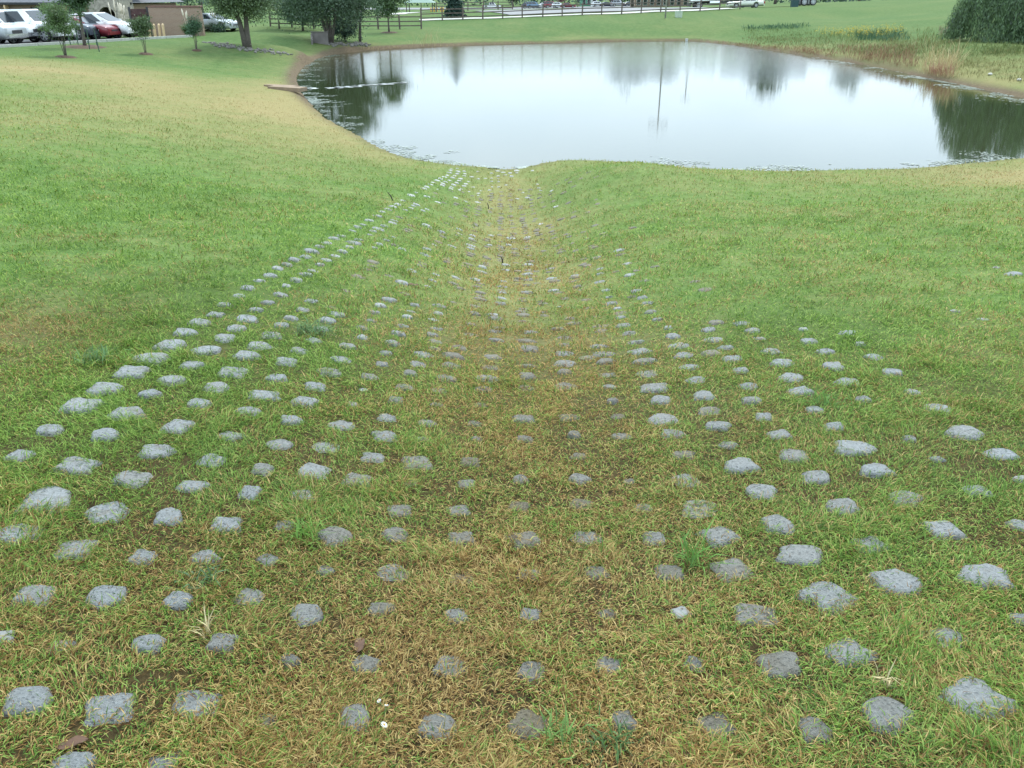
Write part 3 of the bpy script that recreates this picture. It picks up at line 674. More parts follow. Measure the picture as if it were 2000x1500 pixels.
make_tree('crape_myrtle', 'dark narrow crape myrtle standing before the brick enclosure wall', 'shrub', spot(384, 99), 1.25, (.48, .48, .55), [(-.1, 0), (.05, .05), (.12, -.05)], 4600, .075, (.065, .13, .06), 4, 'crape myrtles on the bank', 40, .30, .018, spread=.13, hollow=.2)
make_tree('forked_tree', 'tree with two grey trunks forking above the rocky ditch', 'tree', spot(484, 92), 3.0, (2.1, 1.9, 1.85), [(-.75, 0), (.22, .1)], 22000, .12, (.115, .170, .070), 5, tr=.16, clumps=110, spread=.36)
make_tree('spreading_tree', 'large dark spreading tree with many stems beside the concrete headwall', 'tree', spot(645, 84), 3.5, (3.3, 2.5, 2.9), [(-.9, .2), (-.3, -.1), (.25, .2), (.7, 0)], 30000, .13, (.078, .128, .064), 6, tr=.11, clumps=150, spread=.45)
make_tree('slender_tree', 'slender tree with a Y-shaped trunk behind the riprap stones', 'tree', spot(703, 82), 3.0, (1.7, 1.5, 1.85), [(-.15, 0), (.25, .1)], 12000, .125, (.065, .115, .055), 7, tr=.07, clumps=70)
make_tree('lawn_tree', 'round young tree on the lawn in front of the left rail fence', 'tree', spot(760, 64), 2.75, (1.55, 1.4, 1.8), [(.02, 0)], 7500, .16, (.100, .160, .065), 8, tr=.07, clumps=60, mulch=.9)
make_tree('dark_tree', 'dark tree with a leaning trunk behind the fork of the two-trunk tree', 'tree', spot(546, 56), 2.8, (1.3, 1.3, 1.6), [(-.1, 0)], 5000, .18, (.038, .070, .042), 9, tr=.07, clumps=45)  # darker leaf green than the trees beside it
make_tree('drooping_tree', 'pale tree drooping over the rail fence left of the headwall', 'tree', spot(592, 60), 2.7, (2.5, 2.0, 2.3), [(0, 0)], 16000, .17, (.090, .145, .080), 10, tr=.09, clumps=80, spread=.4)
def bush(name, label, px, py, radii, n, leaf, col, seed, cat='bush', group=None):
    r = np.random.default_rng(seed); x, y = spot(px, py); z = gz(x, y)
    root = tag(empty(name, (x, y, z)), label, cat, group)
    P, cl, k = crown_points(r, n, radii, 40, .2 * sum(radii) / 3, -.6, .3); P = P + np.array([0, 0, radii[2] * .8]); P[:, 2] = np.maximum(P[:, 2], .03)
    link_mesh('foliage', leaf_mesh('foliage', P, leaf, np.asarray(col)[None] * r.uniform(.7, 1.3, len(cl))[k][:, None], r=r), root)
    m = MB()
    for i in range(6):
        e = cl[r.integers(0, len(cl))] * .7 + np.array([0, 0, radii[2] * .8]); m.tube([(0, 0, -.05), tuple(e * .5 + np.array([0, 0, .05])), tuple(e)], [.03, .022, .01], 5)
    m.build('stem', MAT_BARK, root, True); return root
bush('clipped_bush', 'dark rounded bush beside the end of the brick enclosure', 428, 68, (.62, .6, .62), 2200, .10, (.028, .065, .030), 20)
bush('waterside_shrub', 'dark shrub filling the gap right of the headwall', 676, 82, (1.15, .9, 1.15), 3200, .13, (.036, .070, .046), 21)
bush('willow_sapling', 'low leafy thicket at the foot of the willow', 1985, 84, (1.4, 1.2, .8), 2500, .12, (.05, .10, .045), 22)

# weeping willow by the right bank: strands of narrow leaves
def willow(label, px, py, H, Rr, seed):
    r = np.random.default_rng(seed); x, y = spot(px, py); z = gz(x, y); root = tag(empty('willow_tree', (x, y, z)), label, 'tree')
    P, C = [], []
    for _ in range(1700):
        a = r.uniform(0, 6.283); q = Rr * math.sqrt(r.uniform(.05, 1)) * (1 + .20 * math.sin(3 * a + 1) + .10 * math.sin(7 * a) + .08 * r.normal()); zt = H * (1 - .62 * (q / Rr) ** 2.0) * r.uniform(.45, 1.08)
        L = min(zt - .05, H * r.uniform(.12, .6) * (1.3 if r.random() < .25 else 1)); m = int(10 + L * 11); u = np.sort(r.random(m)); tone = r.uniform(.45, 1.6)
        ox, oy = math.cos(a), math.sin(a)
        xs_ = ox * (q + .3 * u * L * .5) + r.normal(0, .11, m); ys_ = oy * (q + .3 * u * L * .5) + r.normal(0, .11, m)
        P.append(np.stack([xs_, ys_, zt - u * L], -1)); C.append(np.tile(np.array([.100, .160, .068]) * tone, (m, 1)))
    P, C = np.concatenate(P), np.concatenate(C)
    link_mesh('crown', leaf_mesh('crown', P, .20, C, droop=2.4, ratio=.2, r=r), root)
    m = MB(); m.tube([(0, 0, -.2), (.1, 0, H * .3), (-.1, .1, H * .6), (0, 0, H * .9)], [.28, .22, .16, .06], 9)
    for i in range(9):
        a = 6.283 * i / 9; s = Vector((0, 0, H * r.uniform(.3, .6))); e = Vector((math.cos(a) * Rr * .6, math.sin(a) * Rr * .6, H * r.uniform(.6, .85)))
        m.tube([s, s.lerp(e, .5) + Vector((0, 0, .4)), e], [.09, .06, .02], 6)
    m.build('trunk', MAT_BARK, root, True); return root
willow('dark weeping willow hanging over the weedy right bank', 1972, 80, 6.4, 3.3, 30)

# trees farther off
def far_tree(label, px, D, H, wd, col, seed, name='far_tree', n=4500, leaf=.6, group='trees in the far distance'):
    p = at_depth(float(px), 20.0, float(D)); return make_tree(name, label, 'tree', (float(p[0]), float(p[1])), H * .58, (wd / 2, wd / 2, H * .42), [(0, 0)], n, leaf, col, seed, group, 55, 0, H * .018, spread=wd * .10)
far_tree('dull green tree rising behind the dark wooden gate', 268, 100, 8.0, 5.5, (.07, .125, .06), 41, n=2600, leaf=.32)
far_tree('dark tree behind the left half of the brick enclosure', 305, 108, 8.5, 5.0, (.04, .085, .05), 42, n=2400, leaf=.32)
far_tree('hazy blue-green tree behind the middle of the brick enclosure', 345, 125, 9.0, 7.0, (.075, .115, .085), 43, n=2600, leaf=.36)
far_tree('pale green tree behind the end of the brick enclosure', 395, 118, 8.5, 5.5, (.08, .12, .075), 44, n=2600, leaf=.36)
far_tree('broad tree standing beyond the semi truck cab', 1235, 225, 17, 12, (.045, .085, .04), 45)
far_tree('tall tree standing left of the lone utility pole', 1302, 240, 16.5, 10, (.045, .085, .04), 46)
far_tree('round tree standing behind the trailer wheels', 1512, 195, 14.5, 8.5, (.045, .085, .04), 47)
far_tree('narrow tree on the hill right of the trash bin', 1675, 205, 14, 7.5, (.06, .10, .045), 48)
far_tree('reddish ornamental tree between the parked red cars', 1098, 305, 5.5, 4.5, (.13, .045, .05), 49, n=700, leaf=.5)
far_tree('reddish ornamental tree at the front of the distant lot', 1196, 300, 5.0, 3.6, (.12, .04, .05), 50, n=600, leaf=.5)
far_tree('grey-green tree at the corner of the distant lot', 1003, 320, 8.5, 8, (.05, .085, .055), 51)
far_tree('small green tree beside the white shop wall', 1128, 300, 5.5, 4.5, (.035, .075, .05), 52, n=700, leaf=.5)
def conifer(label, px, py, H, wd, seed):
    r = np.random.default_rng(seed); x, y = spot(px, py); z = gz(x, y); root = tag(empty('conifer', (x, y, z)), label, 'tree')
    n = 5200; u = r.random(n) ** .75; a = r.uniform(0, 6.283, n); lay = .8 + .2 * np.sin(u * 46); q = wd / 2 * u * lay * np.sqrt(r.uniform(.35, 1, n))
    P = np.stack([q * np.cos(a), q * np.sin(a), H * (1 - u) + .12 + r.normal(0, .05, n)], -1); P[:, 2] = np.maximum(P[:, 2], .1)
    link_mesh('crown', leaf_mesh('crown', P, .22, (.022, .055, .036), r=r), root)
    MB().tube([(0, 0, -.1), (0, 0, H * .9)], [.12, .03], 7).build('trunk', MAT_BARK, root, True)
conifer('dark green conical conifer behind the right rail fence', 888, 33.5, 3.1, 2.7, 60)
# the wood along the horizon reads as one mass
r = np.random.default_rng(61); n = 26000
cx_ = r.uniform(-330, 330, 260); cd_ = r.uniform(335, 380, 260); ch = r.uniform(4.5, 7.5, 260); cw = r.uniform(5, 9, 260)
k = r.integers(0, 260, n); v = r.normal(0, 1, (n, 3)); v /= np.linalg.norm(v, axis=1, keepdims=True); v *= r.uniform(.6, 1, (n, 1))
wz = float(gz(0, 350))
P = np.stack([cx_[k] + v[:, 0] * cw[k], cd_[k] + v[:, 1] * cw[k], wz + ch[k] * (.9 + v[:, 2] * 1.0)], -1)
P[:, 2] = np.maximum(P[:, 2], wz + .2)
wood = link_mesh('far_woods', leaf_mesh('far_woods', P, 1.3, np.array([.045, .082, .055])[None] * r.uniform(.65, 1.35, 260)[k][:, None], r=r))
tag(wood, 'hazy dark wood along the horizon', kind='stuff')
# ------------------------------------------------------------------ vehicles
def paint(name, col, rough=.28): return plain(name, col, rough, .04, 3, spec=.5, coat=.6)
PAINT = {'white': paint('white_paint', (.80, .81, .80)), 'red': paint('dark_red_paint', (.20, .018, .028)), 'grey': paint('slate_paint', (.060, .075, .095)), 'silver': paint('silver_paint', (.42, .44, .46)),
         'black': paint('black_paint', (.015, .017, .022)), 'blue': paint('blue_paint', (.09, .16, .24)), 'navy': paint('navy_paint', (.016, .022, .050)), 'cream': paint('cream_paint', (.66, .66, .58))}
MAT_GLASS = plain('tinted_glass', (.020, .026, .032), .06, .1, 2, spec=.8)
MAT_TYRE = plain('tyre_rubber', (.018, .018, .019), .85, .2, 8)
MAT_RIM = plain('alloy_rim', (.50, .51, .53), .32, .1, 4, metallic=.7)
MAT_TRIM = plain('dark_plastic_trim', (.03, .031, .033), .6, .2, 8)
MAT_CHROME = plain('chrome', (.62, .64, .66), .15, .05, 3, metallic=.9)
MAT_LAMP = plain('lamp_lens', (.62, .64, .66), .12, .08, 8, spec=.8)
MAT_TAIL = plain('tail_lens', (.30, .02, .02), .15, .1, 8, spec=.8)
def lerp_pts(pts, x):
    return float(np.interp(x, [p[0] for p in pts], [p[1] for p in pts]))
def wheel_meshes(r, w, spokes):
    m = MB(); n = 22
    prof = [(r * .66, -w / 2 * .9), (r * .94, -w / 2), (r, -w / 2 * .7), (r, w / 2 * .7), (r * .94, w / 2), (r * .66, w / 2 * .9)]
    V = [(q * math.cos(6.283 * k / n), yy, q * math.sin(6.283 * k / n)) for q, yy in prof for k in range(n)]
    F = [(i * n + k, (i + 1) * n + k, (i + 1) * n + (k + 1) % n, i * n + (k + 1) % n) for i in range(len(prof) - 1) for k in range(n)]
    m.add(V, F); tyre = m.mesh('wheel', MAT_TYRE, True)
    d = MB(); d.cyl((0, 0, 0), r * .16, w * .96, 'y', 12)
    for k in range(spokes):
        a = 6.283 * k / spokes; c, s_ = math.cos(a), math.sin(a); hw = r * .10
        P = []
        for rad, ww in ((r * .12, hw * 1.2), (r * .66, hw * .8)):
            for yy in (-w * .42, w * .42): P += [(rad * c - ww * s_, yy, rad * s_ + ww * c), (rad * c + ww * s_, yy, rad * s_ - ww * c)]
        d.hexa([P[0], P[1], P[5], P[4], P[2], P[3], P[7], P[6]])
    for yy in (-w * .43, w * .43):
        V = [(q * math.cos(6.283 * k / n), yy + o_, q * math.sin(6.283 * k / n)) for q, o_ in ((r * .60, 0), (r * .69, 0), (r * .69, .02), (r * .60, .02)) for k in range(n)]
        F = [(i * n + k, ((i + 1) % 4) * n + k, ((i + 1) % 4) * n + (k + 1) % n, i * n + (k + 1) % n) for i in range(4) for k in range(n)]; d.add(V, F)
    dk = d.mesh('rim', MAT_RIM)
    b = MB(); b.cyl((0, 0, 0), r * .62, w * .5, 'y', 18); return tyre, dk, b.mesh('brake_drum', MAT_TRIM)
WHEELS = {}
def car(name, label, cat, px, py, heading, color, spec, group=None, anchor=(0, 0), loc=None, small=False):
    """local +x is forward; the point (px, py) shows the ground under local point `anchor`"""
    S = spec; L, W, H = S['size']; wb, wr, fo = S['wheelbase'], S['wheel'], S['front_overhang']
    rz = math.radians(heading); ca, sa = math.cos(rz), math.sin(rz)
    x, y = loc if loc else spot(px, py); x -= anchor[0] * ca - anchor[1] * sa; y -= anchor[0] * sa + anchor[1] * ca
    zf, zb = (max(gz(x + ca * q, y + sa * q), gz(x + ca * q, y + sa * q)) for q in (wb / 2, -wb / 2))
    root = tag(empty(name, (x, y, (zf + zb) / 2 + 0.03), rz), label, cat, group)
    root.rotation_euler = (0, -math.atan2(zf - zb, wb), rz)
    M = PAINT[color]; xf = L / 2; axf, axr = xf - fo, xf - fo - wb; hw = W / 2
    top, low = S['top'], S['clear']                                             # top: body line (x, z) from rear to front
    xs_ = sorted(set(np.round(np.concatenate([np.linspace(-L / 2, L / 2, 26), [p[0] for p in top], axf + wr * 1.16 * np.cos(np.linspace(0, math.pi, 9)), axr + wr * 1.16 * np.cos(np.linspace(0, math.pi, 9))]), 4)))
    V, F = [], []
    for q in xs_:
        zt = lerp_pts(top, q); zl = low
        for ax in (axf, axr):
            if abs(q - ax) < wr * 1.16: zl = max(zl, wr + math.sqrt(max(0, (wr * 1.16) ** 2 - (q - ax) ** 2)))
        zl = min(zl, zt - .12); e = max(0, (abs(q) - (L / 2 - .35)) / .35); wd = hw * (1 - .16 * e * e); zlow = zl + (.10 * e * e if zl == low else 0)
        zm = zlow + (zt - zlow) * .55
        ring = [(wd * .95, zlow), (wd, zm), (wd * .97, zt - .06), (wd * .90, zt)]
        V += [(q, a_, b_) for a_, b_ in ring] + [(q, -a_, b_) for a_, b_ in reversed(ring)]
    n = 8
    for i in range(len(xs_) - 1):
        for k in range(n):
            F.append((i * n + k, (i + 1) * n + k, (i + 1) * n + (k + 1) % n, i * n + (k + 1) % n))
    F += [tuple(range(n)), tuple(range((len(xs_) - 1) * n + n - 1, (len(xs_) - 1) * n - 1, -1))]
    body = MB().add(V, F).build('body', M, root, True)
    body.modifiers.new('weighted', 'WEIGHTED_NORMAL') if not small else None
    # cabin: rear foot, rear top, front top, front foot
    (x0, z0), (x1, z1), (x2, z2), (x3, z3) = S['cabin']; wb_, wt = hw * .93, hw * .74
    def ringc(xx, zz, ww): return [(xx, ww, zz), (xx, -ww, zz)]
    xm = (x1 + x2) / 2; zm = max(z1, z2) + .03
    cab = MB()
    pr = [(x0, z0, wb_), (x1, z1 - .04, wt * 1.02), (x1 + .10, z1, wt), (xm, zm, wt), (x2 - .10, z2, wt), (x2, z2 - .04, wt * 1.02), (x3, z3, wb_)]
    V = []
    for a_, b_, c_ in pr: V += ringc(a_, b_, c_)
    F = [(2 * i, 2 * i + 2, 2 * i + 3, 2 * i + 1) for i in range(len(pr) - 1)]
    F += [tuple(2 * i for i in range(len(pr) - 1, -1, -1)), tuple(2 * i + 1 for i in range(len(pr)))]
    cab.add(V, F).build('cabin', M, root)
    def glass(P, nm='side_window'):
        m = MB(); P = [Vector(p) for p in P]; nn = (P[1] - P[0]).cross(P[2] - P[0]).normalized()
        m.hexa([p - nn * .012 for p in P] + [p + nn * .012 for p in P]); return m.build(nm, MAT_GLASS, root)
    def cpt(u, v, s):                                                            # u along the side, v up the side of the cabin
        xa, za = x0 + (x1 - x0) * v, z0 + (z1 - z0) * v; xb, zb_ = x3 + (x2 - x3) * v, z3 + (z2 - z3) * v
        return Vector((xa + (xb - xa) * u, s * (wb_ + (wt - wb_) * v + .004), za + (zb_ - za) * u))
    for s in (1, -1):
        for u0, u1 in S['windows']:
            P = [cpt(u0, .10, s), cpt(u1, .10, s), cpt(u1, .88, s), cpt(u0, .88, s)]
            glass(P if s < 0 else P[::-1])
    def end(xa, za, xb, zb_, nm, f0=.10, f1=.90):
        p0, p1 = Vector((xa, 0, za)).lerp(Vector((xb, 0, zb_)), f0), Vector((xa, 0, za)).lerp(Vector((xb, 0, zb_)), f1)
        a_, b_ = (wb_ + (wt - wb_) * f0) * .92, (wb_ + (wt - wb_) * f1) * .92
        glass([(p0.x, a_, p0.z), (p0.x, -a_, p0.z), (p1.x, -b_, p1.z), (p1.x, b_, p1.z)], nm)
    end(x3, z3, x2, z2, 'windscreen'); end(x0, z0, x1, z1, 'rear_window')
    # wheels
    key = (wr, S.get('spokes', 6))
    if key not in WHEELS: WHEELS[key] = wheel_meshes(wr, .24 if wr < .5 else .3, key[1])
    ty, ri, br = WHEELS[key]
    for ax in (axf, axr):
        for s in (1, -1):
            w_ = link_mesh('wheel', ty, root); w_.location = (ax, s * (hw - .13), wr); w_.rotation_euler = (0, random.uniform(0, 1), 0)
            if not small:
                link_mesh('rim', ri, w_); link_mesh('brake_drum', br, w_)
            else: link_mesh('rim', ri, w_)
    # lamps, bumpers, mirrors
    zh = lerp_pts(top, L / 2 - .05); zr = lerp_pts(top, -L / 2 + .05)
    for s in (1, -1):
        hl = MB(); hl.hexa([(xf - .34, s * hw * .60, zh - .26), (xf - .02, s * hw * .56, zh - .24), (xf - .22, s * hw * .93, zh - .22), (xf - .62, s * hw * .985, zh - .16),
                            (xf - .34, s * hw * .60, zh - .08), (xf - .05, s * hw * .56, zh - .10), (xf - .24, s * hw * .93, zh - .06), (xf - .62, s * hw * .985, zh - .08)]); hl.build('headlight', MAT_LAMP, root)
        tl = MB(); tz = S.get('tail', (zr - .32, zr - .04)); tl.box((-xf + .14, s * hw * .84, (tz[0] + tz[1]) / 2), (.34, .20, tz[1] - tz[0])); tl.build('tail_light', MAT_TAIL, root)
        if not small:
            mi = MB(); mi.box((x3 - .35, s * (hw + .09), z3 + .10), (.14, .22, .15)); mi.build('mirror', M, root)
    bm = M if S.get('painted_bumper', True) else MAT_CHROME
    for sgn, nm in ((1, 'front_bumper'), (-1, 'rear_bumper')):
        b = MB(); b.hexa([(sgn * (xf - .30), -hw * .93, low + .02), (sgn * (xf + .05), -hw * .80, low + .06), (sgn * (xf + .05), hw * .80, low + .06), (sgn * (xf - .30), hw * .93, low + .02),
                          (sgn * (xf - .30), -hw * .95, low + .30), (sgn * (xf + .07), -hw * .82, low + .27), (sgn * (xf + .07), hw * .82, low + .27), (sgn * (xf - .30), hw * .95, low + .30)]); b.build(nm, bm, root)
    g = MB(); g.box((xf - .01, 0, zh - .24), (.06, W * .42, .20)); g.build('grille', MAT_TRIM, root)
    for s in (1, -1): MB().box(((axf + axr) / 2, s * hw * .93, low + .01), (wb - wr * 2.5, .10, .16)).build('sill', MAT_TRIM, root)
    return root
def mk(L, W, H, wb, wr, fo, hood, belt, cab, wins, clear=.24, **kw):
    h = L / 2; d = dict(size=(L, W, H), wheelbase=wb, wheel=wr, front_overhang=fo, clear=clear, cabin=cab, windows=wins)
    d['top'] = kw.pop('top', [(-h, belt - .08), (-h + .15, belt), (cab[3][0] - .1, belt), (cab[3][0] + .05, belt - .02), (h - .45, hood), (h, hood - .16)]); d.update(kw); return d
SUV = mk(5.25, 2.0, 1.95, 3.1, .40, .95, 1.08, 1.20, [(-2.55, 1.16), (-2.35, 1.92), (.55, 1.92), (1.25, 1.16)], [(.03, .20), (.23, .49), (.52, .84)], .30, tail=(.85, 1.15))
CROSS = mk(4.8, 1.9, 1.7, 2.82, .37, .92, .96, 1.08, [(-2.25, 1.05), (-1.65, 1.62), (.10, 1.66), (1.20, 1.04)], [(.08, .22), (.25, .50), (.53, .84)], .26, spokes=5)
SEDAN = mk(4.85, 1.83, 1.45, 2.78, .33, .95, .86, .96, [(-1.75, .94), (-1.05, 1.40), (.10, 1.43), (1.05, .94)], [(.14, .47), (.50, .83)], .2, spokes=7)
COUPE = mk(5.15, 1.85, 1.38, 2.85, .33, 1.05, .88, .92, [(-1.55, .91), (-1.0, 1.33), (-.05, 1.35), (.75, .91)], [(.12, .47), (.50, .83)], .22)
_h = 5.7 / 2
PICK = mk(5.7, 1.98, 1.9, 3.6, .40, .95, 1.08, 1.16, [(-.75, 1.14), (-.62, 1.84), (.75, 1.86), (1.45, 1.12)], [(.05, .44), (.48, .86)], .34, painted_bumper=False,
          top=[(-_h, 1.14), (-.85, 1.14), (-.8, 1.16), (1.4, 1.14), (1.5, 1.10), (_h - .4, 1.06), (_h, .92)])

# car park on the left: asphalt sheet, kerb, bays
MAT_ASPHALT = plain('asphalt', (.062, .063, .066), .9, .25, 4, bump=.4, bscale=60)
MAT_CONC = plain('pale_concrete', (.46, .45, .41), .85, .14, 5, bump=.3, bscale=30)
def lotp(tt, s, dz=0.0):
    q = K0 + KD * tt + KN * s; return (q[0], q[1], Z_LOT - .03 * max(s, 0) + dz)
m = MB(); nT, nS = 26, 8
V = [lotp(-70 + (70 + KLEN) * i / (nT - 1), 0.25 + 21 * j / (nS - 1), -.012) for i in range(nT) for j in range(nS)]
m.add(V, [(i * nS + j, (i + 1) * nS + j, (i + 1) * nS + j + 1, i * nS + j + 1) for i in range(nT - 1) for j in range(nS - 1)])
tag(m.build('parking_lot', MAT_ASPHALT), 'asphalt car park behind the left bank', kind='structure')
m = MB()
for i in range(36):
    a, b = lotp(-70 + (70 + KLEN + 1) * i / 36, .1, .03), lotp(-70 + (70 + KLEN + 1) * (i + .985) / 36, .1, .03)
    c = [(a[k] + b[k]) / 2 for k in range(3)]; c[2] -= .06; m.box(c, (math.dist(a, b), .2, .22), math.atan2(b[1] - a[1], b[0] - a[0]))
tag(m.build('kerb', MAT_CONC), 'pale concrete kerb along the car park', kind='structure')

G_LOT = 'cars in the near car park'
car('silver_pickup', 'silver pickup nose at the very left edge of the photograph', 'pickup truck', 19, 91, -8, 'silver', PICK, G_LOT, (2.72, -.75))
car('white_pickup', 'white pickup with only its nose and headlight in view at the left edge', 'pickup truck', 61, 85.5, -8, 'white', PICK, G_LOT, (2.75, -.75))
car('white_suv', 'tall white SUV between the white pickup nose and the feathery shrub', 'car', 91, 84, -7, 'white', SUV, G_LOT, (1.675, -.9))
car('slate_suv', 'dark slate SUV between the feathery shrub and the staked tree', 'car', 155, 79.5, -7, 'grey', CROSS, 'cars in the near car park', (1.48, -.85))
car('red_sedan', 'dark red sedan nosing out behind the staked tree', 'car', 189, 78, -7, 'red', SEDAN, 'cars in the near car park', (1.47, -.8))
car('white_crossover', 'white crossover behind the dark red sedan', 'car', 229, 76, -7, 'white', CROSS, 'cars in the near car park', (1.48, -.85))
car('parked_sedan', 'pale sedan half hidden beyond the brick enclosure', 'car', 408, 62, -20, 'silver', SEDAN, 'cars in the near car park', (0, -.8))

# cars in the distant lot and on the far road
far = [('white_pickup', 'white pickup truck alone on the far road', 'pickup truck', 960, 18, 2, 'white', PICK), ('dark_suv', 'dark SUV at the left end of the distant row', 'car', 1033, 17, 5, 'black', CROSS),
       ('blue_car', 'blue car behind the dark SUV in the distant row', 'car', 1043, 14.5, 5, 'blue', SUV), ('white_coupe', 'low white car in front of the distant row', 'car', 1058, 17.5, 175, 'white', COUPE),
       ('white_sedan', 'white car behind the low white car', 'car', 1063, 12.5, 5, 'white', SEDAN), ('red_suv', 'red SUV left of the white hatchback in the distant row', 'car', 1077, 13.5, 8, 'red', SUV),
       ('white_hatchback', 'white hatchback between the two red cars', 'car', 1091, 13.5, 5, 'white', CROSS), ('red_car', 'red car right of the white hatchback', 'car', 1109, 14, 5, 'red', SEDAN),
       ('white_van', 'white car left of the dark car in the right-hand row', 'car', 1169, 12.5, 8, 'white', CROSS), ('dark_car', 'dark car between two pale cars in the right-hand row', 'car', 1185, 12.5, 8, 'navy', SEDAN),
       ('silver_suv', 'silver SUV near the right end of the distant row', 'car', 1207, 12, 8, 'silver', SUV), ('grey_car', 'grey car at the right end of the distant row', 'car', 1231, 11, 8, 'grey', SEDAN)]
for nm, lab, ct, px, py, hd, cl, sp in far:
    p = at_depth(float(px), float(py), 287.0 if py > 13 else 300.0); car(nm, lab, ct, 0, 0, hd, cl, sp, 'vehicles in the distance', small=True, loc=(float(p[0]), float(p[1])))

# semi truck and the white saloon in front of it
def semi():
    a = at_depth(1362.0, 18.0, 138.0); b = at_depth(1535.0, 12.5, 138.0)
    hd = math.atan2(b[1] - a[1], b[0] - a[0]) + math.pi; x, y = float(a[0]), float(a[1])
    za, zb_ = gz(a[0], a[1]), gz(b[0], b[1]); pitch = math.atan2(zb_ - za, math.dist(a[:2], b[:2]))
    root = tag(empty('semi_truck', (x, y, za + .03), hd), 'white semi truck with a dark trailer on the drive beyond the fence', 'truck'); root.rotation_euler = (0, pitch, hd)
    # local +x is forward; the front axle stands at the origin
    def B(nm, mat, *boxes):
        m = MB()
        for c, d in boxes: m.box(c, d)
        return m.build(nm, mat, root)
    cab = MB(); cab.hexa([(-2.9, -1.2, 1.05), (-.5, -1.2, 1.05), (-.5, 1.2, 1.05), (-2.9, 1.2, 1.05), (-2.9, -1.2, 3.7), (-1.1, -1.15, 3.0), (-1.1, 1.15, 3.0), (-2.9, 1.2, 3.7)]); cab.build('cab', PAINT['white'], root)
    hd_ = MB(); hd_.hexa([(-.52, -1.0, 1.0), (1.2, -.85, .95), (1.2, .85, .95), (-.52, 1.0, 1.0), (-.52, -1.0, 2.0), (1.1, -.7, 1.75), (1.1, .7, 1.75), (-.52, 1.0, 2.0)]); hd_.build('hood', PAINT['white'], root)
    B('side_window', MAT_GLASS, ((-1.35, -1.19, 2.35), (.9, .06, .7))); B('side_window', MAT_GLASS, ((-1.35, 1.19, 2.35), (.9, .06, .7)))
    w = MB(); w.hexa([(-.72, -1.05, 2.05), (-.60, -1.05, 2.05), (-.60, 1.05, 2.05), (-.72, 1.05, 2.05), (-1.12, -1.0, 2.9), (-1.0, -1.0, 2.9), (-1.0, 1.0, 2.9), (-1.12, 1.0, 2.9)]); w.build('windscreen', MAT_GLASS, root)
    B('front_bumper', MAT_TRIM, ((1.3, 0, .62), (.25, 2.3, .5)))
    B('grille', MAT_CHROME, ((1.2, 0, 1.35), (.1, 1.1, .7)))
    for s in (1, -1):
        f = MB(); f.cyl((-2.3, s * 1.0, .78), .33, 1.5, 'x', 14); f.build('fuel_tank', MAT_CHROME, root)
        e = MB(); e.cyl((-3.0, s * 1.1, 2.6), .08, 3.0, 'z', 10); e.build('exhaust_stack', MAT_CHROME, root)
    B('chassis', MAT_TRIM, ((-3.2, 0, .85), (7.5, .9, .25)))
    B('trailer_deck', PAINT['navy'], ((-11.0, 0, 1.32), (13.0, 2.5, .36)))
    B('trailer_body', PAINT['navy'], ((-11.0, 0, 2.75), (12.6, 2.46, 2.4)))
    B('landing_leg', MAT_TRIM, ((-7.6, .8, .65), (.15, .15, 1.1))); B('landing_leg', MAT_TRIM, ((-7.6, -.8, .65), (.15, .15, 1.1)))
    if 'semi' not in WHEELS: WHEELS['semi'] = wheel_meshes(.52, .30, 8)
    ty, ri, br = WHEELS['semi']
    for ax in (0, -5.2, -6.5, -15.6, -16.9):
        for s in (1, -1):
            o = link_mesh('wheel', ty, root); o.location = (ax, s * 1.05, .52); link_mesh('rim', ri, o); link_mesh('brake_drum', br, o)
semi()
p = at_depth(1455.0, 15.8, 133.0); car('white_saloon', 'long low white saloon parked beside the semi trailer', 'car', 0, 0, 182, 'cream', COUPE, 'vehicles in the distance', loc=(float(p[0]), float(p[1])))

# ------------------------------------------------------------------ fences
MAT_WOOD = plain('weathered_fence_wood', (.125, .100, .085), .9, .3, 5, bump=.5, bscale=40)
def fence(label, pts, H=1.25, rails=(.30, .68, 1.06)):
    G = [(float(p[0]), float(p[1]), gz(p[0], p[1])) for p in pts]; o0 = G[0]
    root = tag(empty('rail_fence', o0), label, 'fence', 'rail fences')
    for i, g in enumerate(G):
        m = MB(); m.box((0, 0, H / 2 - .15), (.13, .13, H + .3)); o = m.build('post', MAT_WOOD, root)
        o.location = (g[0] - o0[0], g[1] - o0[1], g[2] - o0[2]); o.rotation_euler = (random.uniform(-.03, .03), random.uniform(-.03, .03), random.uniform(-.2, .2))
        if i + 1 < len(G):
            h = G[i + 1]
            for q in rails:
                a = Vector((g[0] - o0[0], g[1] - o0[1], g[2] - o0[2] + q)); b = Vector((h[0] - o0[0], h[1] - o0[1], h[2] - o0[2] + q + random.uniform(-.02, .02)))
                d = (b - a).normalized(); s = Vector((-d.y, d.x, 0)).normalized() * .025; u = Vector((0, 0, .05)); a = a - d * .04; b = b + d * .04
                mm = MB(); mm.hexa([a - s - u, b - s - u, b + s - u, a + s - u, a - s + u, b - s + u, b + s + u, a + s + u]); mm.build('rail', MAT_WOOD, root)
fence('dark three-rail fence behind the trees on the left', [at_depth(float(x), 57.0, 86.0) for x in (823, 781, 739, 697, 655, 613, 571, 529)])
PR = [(823,41,94),(864,40,94.5),(904,39,95),(943,37.5,95.5),(982,36,96),(1020,34.5,96.5),(1060,33,97.2),(1098,31.5,98),(1137,30,99),(1175,29,100),(1214,28,101),(1252,26,102.5),(1290,24,104),(1328,23,106),(1367,22,108),(1405,20,110),(1445,18,112)]
fence('dark three-rail fence along the top of the far bank', [at_depth(*map(float, q)) for q in PR])
